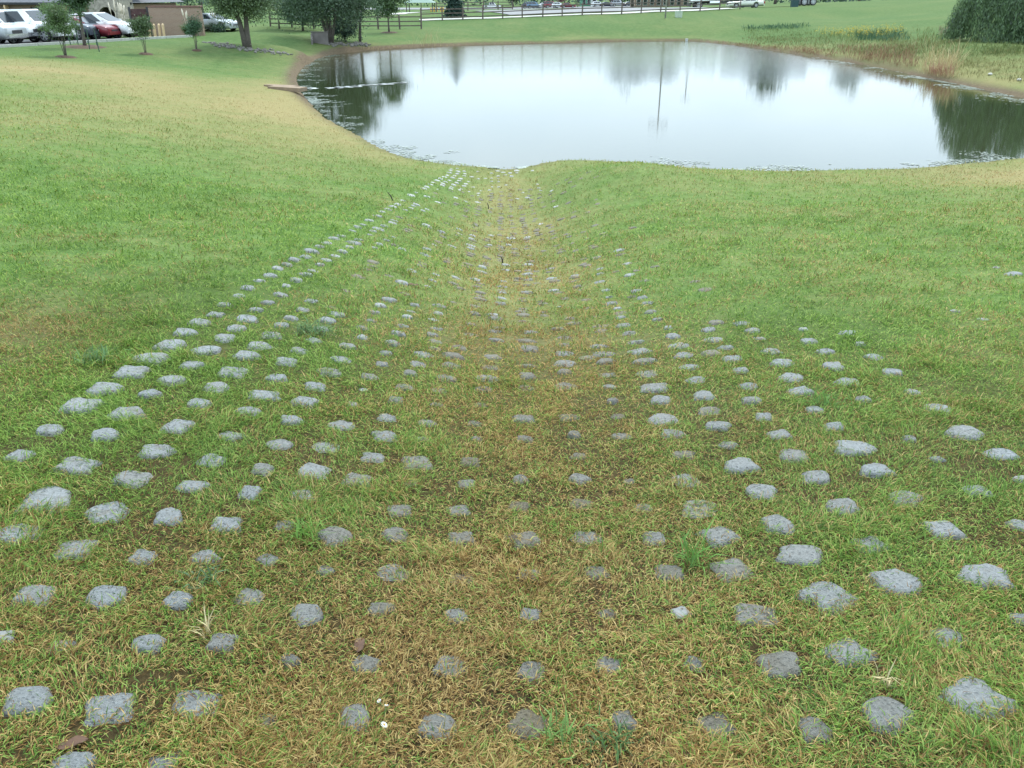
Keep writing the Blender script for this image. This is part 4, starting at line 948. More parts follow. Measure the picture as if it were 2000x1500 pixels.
fence('low rail fence behind the conifer across the drive', [at_depth(*map(float, q)) for q in ((853,34,122),(883,31,124),(914,29,126),(945,28,128),(973,26,130),(1001,24,132))])

# paths and roads beyond the fence
def ribbon(name, mat, pts, w0, w1, label, dz):
    """strip between offsets w0 and w1 to the far side of a line of ground points"""
    P = [np.array(p[:2]) for p in pts]; Q = []
    for a, b in zip(P[:-1], P[1:]):
        for k in range(6): Q.append(a + (b - a) * k / 6)
    Q.append(P[-1]); V = []
    for i, q in enumerate(Q):
        d = Q[min(i + 1, len(Q) - 1)] - Q[max(i - 1, 0)]; d = d / np.linalg.norm(d); nrm = np.array([-d[1], d[0]])
        for k in range(7):
            c = q + nrm * (w0 + (w1 - w0) * k / 6); V.append((c[0], c[1], gz(c[0], c[1]) + dz))
    m = MB(); m.add(V, [(i * 7 + k, (i + 1) * 7 + k, (i + 1) * 7 + k + 1, i * 7 + k + 1) for i in range(len(Q) - 1) for k in range(6)])
    return tag(m.build(name, mat), label, kind='structure')
fp = [at_depth(*map(float, q)) for q in PR]
ribbon('path', MAT_CONC, fp, .45, 2.0, 'pale concrete path behind the far fence', .045)
ribbon('drive', plain('pale_asphalt', (.21, .21, .21), .9, .15, 2), fp[5:], 3.2, 22, 'grey asphalt drive beyond the fence', .05)
ribbon('far_road', bpy.data.materials['pale_asphalt'], [at_depth(float(x), 18.0, 276.0) for x in (560, 760, 900, 1040, 1180, 1320)], 0, 34, 'grey road and parking bays in the distance', .06)
ribbon('path', MAT_CONC, [at_depth(*map(float, q)) for q in ((790, 36, 108), (835, 31, 124), (870, 27, 150))], 0, 3.5, 'pale path crossing the grass by the yellow posts', .05)
ribbon('path', MAT_CONC, [at_depth(*map(float, q)) for q in ((404, 66, 72), (440, 62, 74), (480, 59, 77), (520, 56, 80))], 0, 3.0, 'pale drive behind the two-trunk tree', .05)

# ------------------------------------------------------------------ small works beyond the water
MAT_YEL, MAT_TAN = plain('yellow_post_paint', (.62, .36, .06), .5, .12), plain('tan_post_paint', (.62, .44, .25), .6, .12)
def bollard(label, px, py, mat, h, rad, grp, loc=None, lean=0.0):
    x, y = loc or spot(px, py); m = MB(); m.cyl((0, 0, h / 2 - .1), rad, h + .2, 'z', 14)
    for i in range(3): m.cyl((0, 0, h + .03 * i + .015 - .002 * i), rad * math.cos(.45 * i), .03, 'z', 14, rad * math.cos(.45 * (i + 1)))
    o = m.build('bollard', mat, None, False); o.location = (x, y, gz(x, y)); o.rotation_euler = (0, lean, 0); tag(o, label, 'bollard', grp)
for px, py, q, ln in ((293.5, 73.5, 'first tan bollard, short and partly behind the small crape myrtle', .03), (304, 73.5, 'second tan bollard, at the corner of the brick wall', .02), (313, 73.5, 'third tan bollard from the dark gate', .05), (321, 73.3, 'last tan bollard, farthest along the brick wall', .03)):
    bollard(q, px, py, MAT_TAN, .62 if px < 300 else .80, .085, 'bollards guarding the enclosure', lean=ln)
ords = ('first', 'second', 'third', 'fourth', 'fifth', 'sixth')
for i, px in enumerate((842, 848, 854, 861, 866, 872)):
    p = at_depth(float(px), 25.5, 170.0); bollard(f'{ords[i]} yellow post from the left in the distant row', 0, 0, MAT_YEL, .85, .12, 'yellow posts far across the pond', loc=(float(p[0]), float(p[1])))
# utility poles
def pole(label, px, D, H, rad, arm=True):
    p = at_depth(float(px), 25.0, float(D)); x, y = float(p[0]), float(p[1]); root = tag(empty('utility_pole', (x, y, gz(x, y))), label, 'pole', 'utility poles')
    MB().tube([(0, 0, -.5), (.02, 0, H * .5), (0, 0, H)], [rad, rad * .9, rad * .7], 12).build('shaft', plain('pole_wood', (.32, .30, .28), .9, .25, 5) if 'pole_wood' not in bpy.data.materials else bpy.data.materials['pole_wood'], root, True)
    if arm:
        MB().box((0, 0, H - .6), (2.2, .12, .14)).build('cross_arm', MAT_WOOD, root)
        for q in (-1.0, -.5, .5, 1.0): MB().cyl((q, 0, H - .45), .05, .2, 'z', 8).build('insulator', MAT_CHROME, root)
    return root
pole('grey utility pole standing on the far bank lawn', 1300, 97, 8.3, .085)
pole('utility pole behind the semi truck cab', 1352, 185, 15.0, .14)
pole('slim lamp post behind the dark wooden gate', 282, 92, 9.0, .09, False)
pole('pale flagpole beside the green shelter roof', 823, 220, 12.0, .12, False)
def boxthing(name, label, cat, px, py, dims, mat, lidmat=None, D=None, rz=0.0):
    if D: p = at_depth(float(px), float(py), float(D)); x, y = float(p[0]), float(p[1])
    else: x, y = spot(px, py)
    root = tag(empty(name, (x, y, gz(x, y)), rz), label, cat); w, d, h = dims
    m = MB(); m.hexa([(-w * .46, -d * .46, -.1), (w * .46, -d * .46, -.1), (w * .46, d * .46, -.1), (-w * .46, d * .46, -.1), (-w / 2, -d / 2, h * .9), (w / 2, -d / 2, h * .9), (w / 2, d / 2, h * .9), (-w / 2, d / 2, h * .9)]); m.build('body', mat, root)
    l = MB(); l.hexa([(-w * .54, -d * .56, h * .9 + .002), (w * .54, -d * .56, h * .9 + .002), (w * .54, d * .54, h * .9 + .002), (-w * .54, d * .54, h * .9 + .002), (-w * .48, -d * .5, h), (w * .48, -d * .5, h), (w * .48, d * .46, h), (-w * .48, d * .46, h)]); l.build('lid', lidmat or mat, root)
    return root
boxthing('utility_cabinet', 'pale green utility cabinet on the far bank beside the pole', 'utility box', 1325, 34, (.72, .6, .66), plain('cabinet_green', (.42, .48, .38), .6, .1))
boxthing('trash_bin', 'dark teal trash bin at the right of the trailer', 'trash bin', 1551, 14, (.95, .8, .95), plain('bin_teal', (.02, .06, .065), .5, .1), D=128)
# concrete headwall, outlet slab, riprap
x, y = spot(626, 85); hwz = gz(x, y)
root = tag(empty('headwall', (x, y, hwz), .12), 'grey-brown concrete headwall under the spreading tree', 'headwall')
mc = plain('stained_concrete', (.17, .15, .14), .9, .2, 3, bump=.3)
MB().box((0, 0, .32), (1.15, .25, .85)).build('wall', mc, root); MB().hexa([(-.62, -.3, -.1), (-.56, -.9, -.1), (-.44, -.9, -.1), (-.50, -.12, -.1), (-.62, -.3, .66), (-.56, -.9, .3), (-.44, -.9, .3), (-.50, -.12, .66)]).build('wing_wall', mc, root)
MB().box((0, 0, .77), (1.25, .32, .05)).build('coping', mc, root)
x, y = spot(563, 176); root = tag(empty('outlet_slab', (x, y, gz(x, y)), -.25), 'flat tan concrete outlet slab jutting over the left shore', 'concrete slab')
sl = plain('slab_tan', (.25, .18, .12), .9, .2, 4, bump=.4)
MB().hexa([(-.75, -.32, .0), (.72, -.40, -.02), (.80, .12, -.02), (-.70, .22, .0), (-.75, -.32, .16), (.72, -.40, .13), (.80, .12, .13), (-.70, .22, .16)]).build('slab', sl, root)
MB().hexa([(-1.3, .35, .03), (.1, .30, .03), (.2, .62, .03), (-1.2, .62, .03), (-1.3, .35, .15), (.1, .30, .13), (.2, .62, .13), (-1.2, .62, .15)]).build('broken_slab', sl, root)
MAT_ROCK = plain('riprap_limestone', (.17, .158, .14), .9, .35, 2.5, bump=.6)
def riprap(name, label, line, n, wid, size, seed):
    r = np.random.default_rng(seed); m = MB(); P = [np.array(spot(*q)) for q in line]
    for _ in range(n):
        u = r.uniform(0, len(P) - 1.001); i = int(u); p = P[i] + (P[i + 1] - P[i]) * (u - i) + r.normal(0, wid, 2); s = size * r.uniform(.5, 1.5)
        if shore_dist(p[:1], p[1:])[0] < .15: continue
        z = gz(p[0], p[1]); b = bmesh.new(); bmesh.ops.create_icosphere(b, subdivisions=1, radius=s)
        for v in b.verts: v.co = Vector((v.co.x * r.uniform(.7, 1.25), v.co.y * r.uniform(.7, 1.25), v.co.z * r.uniform(.5, .85)))
        k = r.uniform(0, 6.28); Mx = Matrix.Rotation(k, 3, 'Z')
        m.add([Mx @ v.co + Vector((p[0], p[1], z + s * .25)) for v in b.verts], [tuple(v.index for v in f.verts) for f in b.faces]); b.free()
    tag(m.build(name, MAT_ROCK), label, kind='stuff')
riprap('riprap_stones', 'loose pale stones lining the ditch under the two-trunk tree', [(398, 82), (430, 89), (470, 96), (520, 101), (556, 104)], 170, .32, .085, 70)
riprap('riprap_stones', 'loose grey stones at the water edge below the headwall', [(640, 87), (670, 87.5), (700, 87), (714, 86)], 110, .28, .11, 71)
# litter on the far shore and pale stones on the right bank
boxthing('white_box', 'small white box washed up on the far shore', 'box', 1341, 80.2, (.22, .2, .16), plain('dull_white', (.55, .55, .52), .8))
for px, py, q in ((1933, 147, 'pale rock on the bare patch of the right bank'), (1990, 158, 'white rock near the right edge of the photograph')):
    x, y = spot(px, py); b = bmesh.new(); bmesh.ops.create_icosphere(b, subdivisions=2, radius=.09)
    for v in b.verts: v.co = Vector((v.co.x * 1.2, v.co.y, v.co.z * .7)) * (1 + .12 * math.sin(v.co.x * 40 + v.co.y * 31))
    me = bpy.data.meshes.new('rock'); b.to_mesh(me); b.free(); me.materials.append(plain('pale_rock', (.46, .44, .39), .85, .15)); o = link_mesh('rock', me); o.location = (x, y, gz(x, y) + .05); tag(o, q, 'rock', 'pale rocks on the right bank')

# ------------------------------------------------------------------ brick enclosure, gate and building on the left
t = NT('brick_masonry'); bt = t.new('TexBrick', **{'Scale': 1.0, 'Mortar Size': 0.012, 'Brick Width': .21, 'Row Height': .075, 'Color1': (.250, .145, .092, 1), 'Color2': (.315, .200, .135, 1), 'Mortar': (.34, .29, .24, 1)})
co = t.objco(); sx = t.new('SeparateXYZ'); t.l.new(co, sx.inputs[0]); cmb = t.new('CombineXYZ'); t.l.new(t.math('ADD', sx.outputs['X'], sx.outputs['Y']), cmb.inputs['X']); t.l.new(sx.outputs['Z'], cmb.inputs['Y']); t.l.new(cmb.outputs[0], bt.inputs['Vector'])
MAT_BRICK = t.principled(**{'Base Color': t.mix(t.math('MULTIPLY', t.noise(1.5, 4, .6, co), .5), bt.outputs['Color'], (.28, .19, .13, 1)), 'Roughness': .9, 'Normal': t.bump(bt.outputs['Fac'], -.4, .01)})
def wall_between(root, a, b, h, th, mat, name, z0=-.3):
    a, b = Vector(a), Vector(b); d = (b - a).normalized(); n = Vector((-d.y, d.x)) * th / 2
    m = MB(); P = [a - n, b - n, b + n, a + n]; m.hexa([(p.x, p.y, z0) for p in P] + [(p.x, p.y, h) for p in P]); return m.build(name, mat, root)
E0, E1 = spot(300, 72), spot(400, 69.5); ez = gz(*E0)
root = tag(empty('brick_enclosure', (E0[0], E0[1], ez)), 'tan brick enclosure wall with a dark coping behind the bollards', 'wall')
e1 = Vector((E1[0] - E0[0], E1[1] - E0[1])); ed = e1.normalized(); en = Vector((-.31, .95))
for nm, a, b in (('front_wall', Vector((0, 0)), e1), ('side_wall', e1 + en * .12 - ed * .1, e1 + en * 3.4 - ed * .1), ('back_wall', en * 3.4, e1 + en * 3.4 - ed * .2)):
    wall_between(root, a, b, 1.92, .2, MAT_BRICK, nm); wall_between(root, a - ed * .04, b + ed * .04, 2.0, .28, plain('coping_brick', (.16, .085, .065), .9, .2) if 'coping_brick' not in bpy.data.materials else bpy.data.materials['coping_brick'], 'coping', 1.921)
G1, G0 = Vector((E0[0] - .15, E0[1])), Vector(spot(262, 74)); gd = (G0 - G1); gl_ = gd.length; gd = gd / gl_
groot = tag(empty('wooden_gate', (G1.x, G1.y, ez)), 'dark red-brown board gate left of the brick enclosure', 'gate')
mg = plain('gate_boards', (.075, .036, .034), .8, .25, 6, bump=.3)
nb = 12
for i in range(nb):
    c = gd * (gl_ * (i + .5) / nb); MB().box((c.x, c.y, .95), (gl_ / nb - .012, .03, 1.75), math.atan2(gd.y, gd.x)).build('board', mg, groot)
for zz in (.45, 1.5):
    c = gd * gl_ / 2 + Vector((gd.y, -gd.x)) * -.04; MB().box((c.x, c.y, zz), (gl_, .045, .1), math.atan2(gd.y, gd.x)).build('gate_rail', mg, groot)
MB().box((0, 0, .95), (.12, .12, 2.0)).build('gate_post', MAT_TRIM, groot); MB().box((gd.x * gl_, gd.y * gl_, .95), (.12, .12, 2.0)).build('gate_post', MAT_TRIM, groot)

MAT_ROOF = plain('grey_shingles', (.125, .128, .140), .9, .25, 8, bump=.5, bscale=25)
MAT_STONE = plain('cobble_stone', (.30, .27, .22), .9, .4, 5, bump=.6, bscale=8)
def building():
    D = 72.0; pr = at_depth(250.0, 20.0, D); pl = at_depth(-330.0, 20.0, D); x1, x0 = float(pr[0]), float(pl[0]); zb_ = Z_LOT - .48; w = x1 - x0; EAV = 2.32
    root = tag(empty('brick_building', (x0, D, zb_)), 'low brick building with a grey shingle roof and a stone arched porch', 'building')
    B = lambda nm, mat, c, d, par=root: MB().box(c, d).build(nm, mat, par)
    # windows: dark glass set into the wall between brick piers
    wins = []
    for px0, px1 in ((-300, -262), (-210, -172), (-120, -82), (60, 92), (125, 146), (220, 232), (236, 250)):
        a = at_depth(float(px0), 20., D); b = at_depth(float(px1), 20., D); wins.append((float(a[0]) - x0, float(b[0]) - x0))
    wins[-1] = (wins[-1][0], w - .35)
    edge = 0.0
    for a, b in wins:
        if a - edge > .05: B('wall', MAT_BRICK, ((edge + a) / 2, .15, EAV / 2 - .1), (a - edge, .3, EAV + .2))
        B('wall', MAT_BRICK, ((a + b) / 2, .15, .30), (b - a, .3, .8)); B('wall', MAT_BRICK, ((a + b) / 2, .15, EAV - .10), (b - a, .3, .2))
        f = B('window', MAT_CHROME, ((a + b) / 2, .22, 1.46), (b - a - .01, .06, 1.51)); 
        MB().box(((a + b) / 2, .18, 1.46), (b - a - .16, .05, 1.36)).build('pane', MAT_GLASS, f)
        MB().box(((a + b) / 2, -.03, .68), (b - a + .1, .1, .07)).build('sill', MAT_CONC, f); edge = b
    B('wall', MAT_BRICK, ((edge + w) / 2, .15, EAV / 2 - .1), (w - edge, .3, EAV + .2))
    B('wall', MAT_BRICK, (w - .15, 5.3, EAV / 2 - .1), (.3, 9.9, EAV + .2)); B('wall', MAT_BRICK, (w / 2, 10.4, EAV / 2 - .1), (w, .3, EAV + .2)); B('wall', MAT_BRICK, (.15, 5.3, EAV / 2 - .1), (.3, 9.9, EAV + .2))
    B('fascia', MAT_TRIM, (w / 2, -.56, EAV + .06), (w + 1.2, .1, .16))
    r_ = MB(); r_.add([(-.6, -.6, EAV + .1), (w + .6, -.6, EAV + .1), (w + .6, 11.1, EAV + .1), (-.6, 11.1, EAV + .1), (5, 5.2, EAV + 2.9), (w - 5, 5.2, EAV + 2.9)], [(0, 1, 5, 4), (1, 2, 5), (2, 3, 4, 5), (3, 0, 4), (3, 2, 1, 0)]); r_.build('roof', MAT_ROOF, root)
    # stone porch with an arch
    a = at_depth(180., 20., D - 3.2); b = at_depth(222., 20., D - 3.2); ax, bx = float(a[0]) - x0, float(b[0]) - x0; cx = (ax + bx) / 2 + .25; rr_ = .62; sp = 1.55; top = 4.2
    n = 14; V, F = [], []
    for yy in (-3.2, -2.75):
        V += [(cx - rr_, yy, -.2)] + [(cx - rr_ * math.cos(math.pi * i / n), yy, sp + rr_ * math.sin(math.pi * i / n)) for i in range(n + 1)] + [(cx + rr_, yy, -.2)]
        V += [(ax - .25, yy, -.2)] + [(ax - .25 + (bx + .5 - ax) * i / n, yy, top - abs(i - n / 2) * .06 * 2) for i in range(n + 1)] + [(bx + .25, yy, -.2)]
    q = n + 3
    for i in range(q - 1):
        F += [(i, i + 1, q + i + 1, q + i), (2 * q + i, 3 * q + i, 3 * q + i + 1, 2 * q + i + 1), (i, 2 * q + i, 2 * q + i + 1, i + 1), (q + i, q + i + 1, 3 * q + i + 1, 3 * q + i)]
    MB().add(V, F).build('arch', MAT_STONE, root)
    B('porch_wall', MAT_STONE, (ax - .05, -1.4, 1.6), (.4, 2.6, 3.6)); B('porch_wall', MAT_STONE, (bx + .05, -1.4, 1.6), (.4, 2.6, 3.6))
    pr_ = MB(); mx = (ax + bx) / 2; pr_.add([(ax - .5, -3.4, 3.2), (mx, -3.4, 4.6), (bx + .5, -3.4, 3.2), (ax - .5, 2.0, 3.2), (mx, 4.0, 4.6), (bx + .5, 2.0, 3.2)], [(0, 1, 4, 3), (1, 2, 5, 4)]); o = pr_.build('porch_roof', MAT_ROOF, root)
    sm = o.modifiers.new('thick', 'SOLIDIFY'); sm.thickness = .12
    for i in range(4): B('roof_bracket', MAT_TAN, (w * .2 + i * w * .2, -.35, EAV - .25), (.12, .5, .4))
building()
# distant shops behind the far lot
def shop(label, px0, px1, D, h, mat, wins):
    a, b = at_depth(float(px0), 12., D), at_depth(float(px1), 12., D); w = float(b[0] - a[0]); root = tag(empty('distant_shop', (float(a[0]), D, gz(a[0], D))), label, 'building', 'shops beyond the distant lot')
    MB().box((w / 2, 5, h / 2), (w, 10, h)).build('wall', mat, root); MB().box((w / 2, 4.9, h + .15), (w + .6, 10.6, .3)).build('roof', MAT_ROOF, root)
    for i in range(wins):
        c = w * (i + .5) / wins; f = MB().box((c, -.04, 1.5), (w / wins * .6, .12, 1.9)).build('window', MAT_CHROME, root); MB().box((c, -.12, 1.5), (w / wins * .5, .05, 1.7)).build('pane', MAT_GLASS, f)
shop('distant shop with a green front', 1136, 1154, 322., 4.2, plain('green_wall', (.10, .30, .20), .7, .1), 2)
shop('distant white-walled shop beside the green one', 1155, 1166, 318., 4.6, plain('white_wall', (.55, .56, .55), .8, .1), 1)
shop('long pinkish brick building beyond the drive', 1240, 1345, 250., 4.4, MAT_BRICK, 8)
# green shelter roof far left of the conifer
p = at_depth(822.0, 20.0, 215.0); x, y = float(p[0]), float(p[1]); root = tag(empty('shelter', (x, y, gz(x, y))), 'shelter with a pale green pyramid roof beyond the fence', 'shelter')
MB().add([(-3.5, -3.5, 2.0), (3.5, -3.5, 2.0), (3.5, 3.5, 2.0), (-3.5, 3.5, 2.0), (0, 0, 3.6)], [(0, 1, 4), (1, 2, 4), (2, 3, 4), (3, 0, 4), (3, 2, 1, 0)]).build('roof', plain('shelter_green', (.17, .25, .21), .7, .1), root)
for sx_ in (-3, 3):
    for sy_ in (-3, 3): MB().box((sx_, sy_, .9), (.2, .2, 2.2)).build('post', MAT_WOOD, root)
# ------------------------------------------------------------------ weeds, reeds and flowers of the banks
def weeds(name, label, regions, seed):
    """regions: (quad of four corners as seen, n, height, blade width, (lo colour, hi colour), spread of height)"""
    r = np.random.default_rng(seed); RT, LL, WW, CC = [], [], [], []
    for quad, n, h, w, (c0, c1) in regions:
        q = np.array(quad, float); u, v = r.random(n)[:, None], r.random(n)[:, None]
        p = (q[0] * (1 - u) + q[1] * u) * (1 - v) + (q[3] * (1 - u) + q[2] * u) * v
        P = on_land(p[:, 0], p[:, 1], 30, 130.0, on_sheet); ok = shore_dist(P[:, 0], P[:, 1]) > .05
        cl = fbm(P[:, 0], P[:, 1], 1.1, seed, 3); ok &= r.random(n) < (.25 + 1.6 * (cl - .3)) * (1 - (2 * u[:, 0] - 1) ** 4) * (1 - (2 * v[:, 0] - 1) ** 4); P = P[ok]; k = len(P)
        RT.append(P - np.array([0, 0, .03])); LL.append(h * r.uniform(.45, 1.3, k) * (.6 + .9 * cl[ok])); WW.append(np.full(k, w) * r.uniform(.6, 1.4, k))
        f = r.random((k, 1)); CC.append(np.array(c0)[None] * (1 - f) + np.array(c1)[None] * f)
    RT, LL, WW, CC = map(np.concatenate, (RT, LL, WW, CC)); n = len(RT)
    e0 = r.uniform(.95, 1.5, n); return blades(name, RT, LL, WW, r.uniform(0, 6.283, n), e0, e0 - r.uniform(0, .9, n), CC, label), RT, LL
GRN, DGR, STR, BRN = ((.085, .125, .04), (.20, .23, .085)), ((.045, .10, .055), (.10, .17, .09)), ((.34, .27, .13), (.60, .50, .28)), ((.16, .09, .055), (.34, .22, .13))
weeds('bank_weeds', 'rough green weeds covering the right bank', [
    ([(1440, 60), (1580, 46), (1600, 96), (1480, 90)], 3600, .24, .030, GRN), ([(1560, 60), (1790, 62), (1830, 120), (1590, 105)], 5600, .30, .030, GRN),
    ([(1780, 52), (1870, 50), (1880, 118), (1790, 110)], 2200, .40, .028, GRN), ([(1850, 84), (2010, 84), (2010, 112), (1850, 112)], 4600, .24, .024, GRN), ([(1440, 70), (1700, 76), (1720, 112), (1440, 90)], 4200, .26, .026, ((.13, .12, .05), (.26, .22, .10))), ([(1700, 66), (1880, 64), (1880, 130), (1700, 112)], 4200, .34, .026, ((.13, .12, .05), (.26, .22, .10))), ([(1850, 96), (2030, 96), (2030, 168), (1850, 150)], 4200, .20, .022, ((.12, .13, .045), (.28, .25, .11))), ([(1860, 112), (2010, 112), (2010, 148), (1870, 135)], 2200, .14, .020, ((.17, .20, .07), (.34, .32, .15)))], 80)
weeds('blue_green_weeds', 'blue-green weed patch on the slope above the right bank', [([(1445, 54), (1580, 46), (1585, 56), (1450, 60)], 1800, .34, .05, DGR), ([(1668, 66), (1770, 62), (1780, 84), (1665, 82)], 1900, .50, .05, DGR)], 81)
weeds('brown_weeds', 'rusty brown seeding weeds along the right shore', [([(1400, 80), (1520, 92), (1515, 100), (1390, 86)], 1500, .20, .022, BRN), ([(1500, 90), (1640, 98), (1640, 116), (1500, 98)], 3000, .28, .022, BRN), ([(1630, 92), (1790, 90), (1800, 140), (1640, 116)], 4600, .45, .020, BRN), ([(1780, 108), (1880, 120), (1880, 160), (1780, 145)], 1600, .30, .020, STR),
    ([(1830, 56), (1862, 56), (1862, 76), (1830, 76)], 600, .5, .02, ((.16, .10, .09), (.28, .18, .15)))], 82)
weeds('straw_reeds', 'pale dry reeds standing at the corner of the right bank', [([(1805, 116), (1882, 118), (1880, 140), (1810, 138)], 900, 1.05, .018, STR)], 83)
weeds('red_reeds', 'reddish collapsed reeds at the water edge of the right bank', [([(1795, 142), (1865, 148), (1865, 156), (1800, 150)], 420, .8, .02, ((.25, .12, .08), (.42, .25, .16)))], 84)
_, RT, LL = weeds('goldenrod_stems', 'green goldenrod stalks above the right bank', [([(1585, 66), (1765, 60), (1775, 78), (1590, 80)], 1500, .62, .024, GRN)], 85)
r = np.random.default_rng(86); k = r.random(len(RT)) < .5; Pf = RT[k] + np.stack([r.normal(0, .05, k.sum()), r.normal(0, .05, k.sum()), LL[k] * .9], -1); Pf = np.repeat(Pf, 5, 0) + r.normal(0, .06, (5 * k.sum(), 3))
tag(link_mesh('goldenrod_flowers', leaf_mesh('goldenrod_flowers', Pf, .07, (.55, .40, .03), r=r)), 'yellow goldenrod blossom above the right bank', kind='stuff')
weeds('far_shore_grass', 'dry grass fringe along the far shore', [([(700, 94), (1010, 85), (1010, 90), (700, 99)], 2600, .22, .022, STR), ([(1000, 84), (1400, 77), (1400, 84), (1000, 88.5)], 2400, .16, .022, ((.22, .18, .09), (.36, .30, .16)))], 87)
weeds('far_shore_reeds', 'thin pale reeds arching over the far shore left of the right fence', [([(795, 86), (872, 84), (880, 92), (800, 95)], 240, 1.2, .018, STR)], 88)
# pampas grass plumes by the building and the enclosure
def pampas(label, px, py, h, n, seed, D=None):
    if D: p = at_depth(float(px), float(py), D); x, y = float(p[0]), float(p[1])
    else: x, y = spot(px, py)
    r = np.random.default_rng(seed); root = tag(empty('pampas_grass', (x, y, gz(x, y))), label, 'grass clump', 'pampas grass clumps'); q = 420
    blades('leaves', np.stack([r.normal(0, .12, q), r.normal(0, .12, q), np.zeros(q)], -1), h * r.uniform(.5, .8, q), np.full(q, .03), r.uniform(0, 6.28, q), r.uniform(.9, 1.5, q), r.uniform(-.2, .9, q), np.array([[.10, .16, .06]]) * r.uniform(.6, 1.4, (q, 1)), '', root)
    for i in range(n):
        a = r.uniform(0, 6.28); t_ = Vector((math.cos(a) * .22, math.sin(a) * .22, h * r.uniform(.85, 1.05))); m = MB(); m.tube([(0, 0, 0), tuple(t_ * .6), tuple(t_)], [.012, .01, .01], 5)
        m.tube([tuple(t_ * .78), tuple(t_ * .9), tuple(t_ * 1.05), tuple(t_ * 1.14)], [.015, .06, .05, .01], 7); m.build('plume', bpy.data.materials.get('plume_cream') or plain('plume_cream', (.66, .58, .46), .9, .15), root, True)
pampas('pampas grass with cream plumes before the brick enclosure', 370, 71.5, 1.55, 3, 90)
pampas('pampas grass beside the stone arched porch', 228, 60, 2.3, 5, 91, 67.)
pampas('pampas grass in front of the last building window', 244, 60, 2.1, 5, 92, 66.5)
pampas('pampas grass rising behind the dark rounded bush', 420, 62, 1.7, 4, 93)

# ------------------------------------------------------------------ scum and weed floating at the pond edges
def scum(name, label, items, seed):
    r = np.random.default_rng(seed); V, F, C = [], [], []
    for (i0, i1), n, w, size, dens in items:
        k = r.integers(i0 * 5, i1 * 5, n); a, b = SHD[k % len(SHD)], SHD[(k + 1) % len(SHD)]; p = a + (b - a) * r.random((n, 1)); d = b - a; nrm = np.stack([-d[:, 1], d[:, 0]], -1); nrm /= np.linalg.norm(nrm, axis=1, keepdims=True)
        off = np.abs(r.normal(0, w, n)) + .04; pa = p + nrm * .05; s = np.where(shore_dist(pa[:, 0], pa[:, 1]) < 0, 1, -1); p = p + nrm * (off * s)[:, None]
        ok = (fbm(p[:, 0], p[:, 1], 1.3, seed, 3) > dens + .12 * np.minimum(off / w, 2)) & (shore_dist(p[:, 0], p[:, 1]) < -.02)
        for q in p[ok]:
            s_ = size * r.uniform(.4, 1.7); ph = r.uniform(0, 6.28); el = r.uniform(.4, 1); kk = len(V); zz = .006 + r.uniform(0, .006)
            for j in range(6): rr_ = s_ * r.uniform(.6, 1.2); V.append((q[0] + rr_ * math.cos(ph + 1.047 * j), q[1] + el * rr_ * math.sin(ph + 1.047 * j), zz))
            F.append(tuple(range(kk, kk + 6)))
    m = MB(); m.v, m.f, m.n = V, F, len(V)
    return tag(m.build(name, MAT_SCUM), label, kind='stuff')
t = NT('pond_scum'); co = t.pos(); MAT_SCUM = t.principled(**{'Base Color': t.ramp(t.noise(2.2, 4, .6, co), [(.3, (.07, .09, .06)), (.5, (.18, .22, .17)), (.7, (.32, .36, .31))]), 'Roughness': .35, 'Specular IOR Level': .6})
scum('pond_scum', 'pale green scum and leaf litter drifting along the shores', [((4, 11), 6500, .8, .026, .46), ((10, 17), 6000, .7, .035, .45), ((28, 34), 5000, .7, .05, .42), ((39, 47), 5000, .8, .028, .47), ((0, 5), 900, .3, .045, .48), ((48, 52), 500, .3, .045, .48)], 95)
r = np.random.default_rng(96); m = MB()
for a, b, q in (((640, 172), (700, 168), 26), ((700, 167), (790, 161), 26), ((600, 172), (612, 172), 5)):
    for _ in range(q):
        u = r.random(); c = at_level(np.array(a[0] + (b[0] - a[0]) * u), np.array(a[1] + (b[1] - a[1]) * u + r.normal(0, .8)), .01); s_ = r.uniform(.05, .16)
        m.add([(c[0] + s_ * 1.8 * math.cos(1.047 * j) * r.uniform(.7, 1.2), c[1] + s_ * math.sin(1.047 * j), .012) for j in range(6)], [tuple(range(6))])
tag(m.build('drift_foam', plain('drift_pale', (.50, .53, .52), .5, .2)), 'pale flecks drifting on the dark tree reflection', kind='stuff')

# ------------------------------------------------------------------ taller tufts, flowers and litter in the foreground
def tuft(name, label, cat, px, py, n, L, W, col, seed, spread=.02, flat=.5, group=None):
    r = np.random.default_rng(seed); p = on_land([px], [py])[0]; rt = p[None] + np.concatenate([r.normal(0, spread, (n, 2)), np.full((n, 1), -.004)], 1)
    e0 = r.uniform(flat, 1.5, n); o = blades(name, rt - p[None], L * r.uniform(.5, 1.3, n), W * r.uniform(.6, 1.3, n), r.uniform(0, 6.28, n), e0, e0 - r.uniform(.2, 1.1, n), np.array(col)[None] * r.uniform(.65, 1.35, (n, 1)), '')
    del o['kind']; o['kind'] = 'thing'; o.location = p; return tag(o, label, cat, group)
YG = (.14, .26, .05)
tuft('grass_tuft', 'bright green grass tuft beside a muddy block left of the swale', 'grass tuft', 598, 1052, 90, .115, .0040, YG, 1, .025, .6)
tuft('grass_tuft', 'broad-bladed light green tuft at the bottom of the photograph', 'grass tuft', 1085, 1450, 44, .085, .0055, (.14, .24, .06), 2, .03, .5)
tuft('grass_tuft', 'sprawling dark green tuft right of the broad-bladed one', 'grass tuft', 1195, 1462, 60, .08, .0045, (.08, .15, .045), 3, .028, .3)
tuft('grass_tuft', 'long bright blades rising by a block right of the swale', 'grass tuft', 1358, 1105, 60, .14, .0050, (.12, .24, .05), 4, .035, .6)
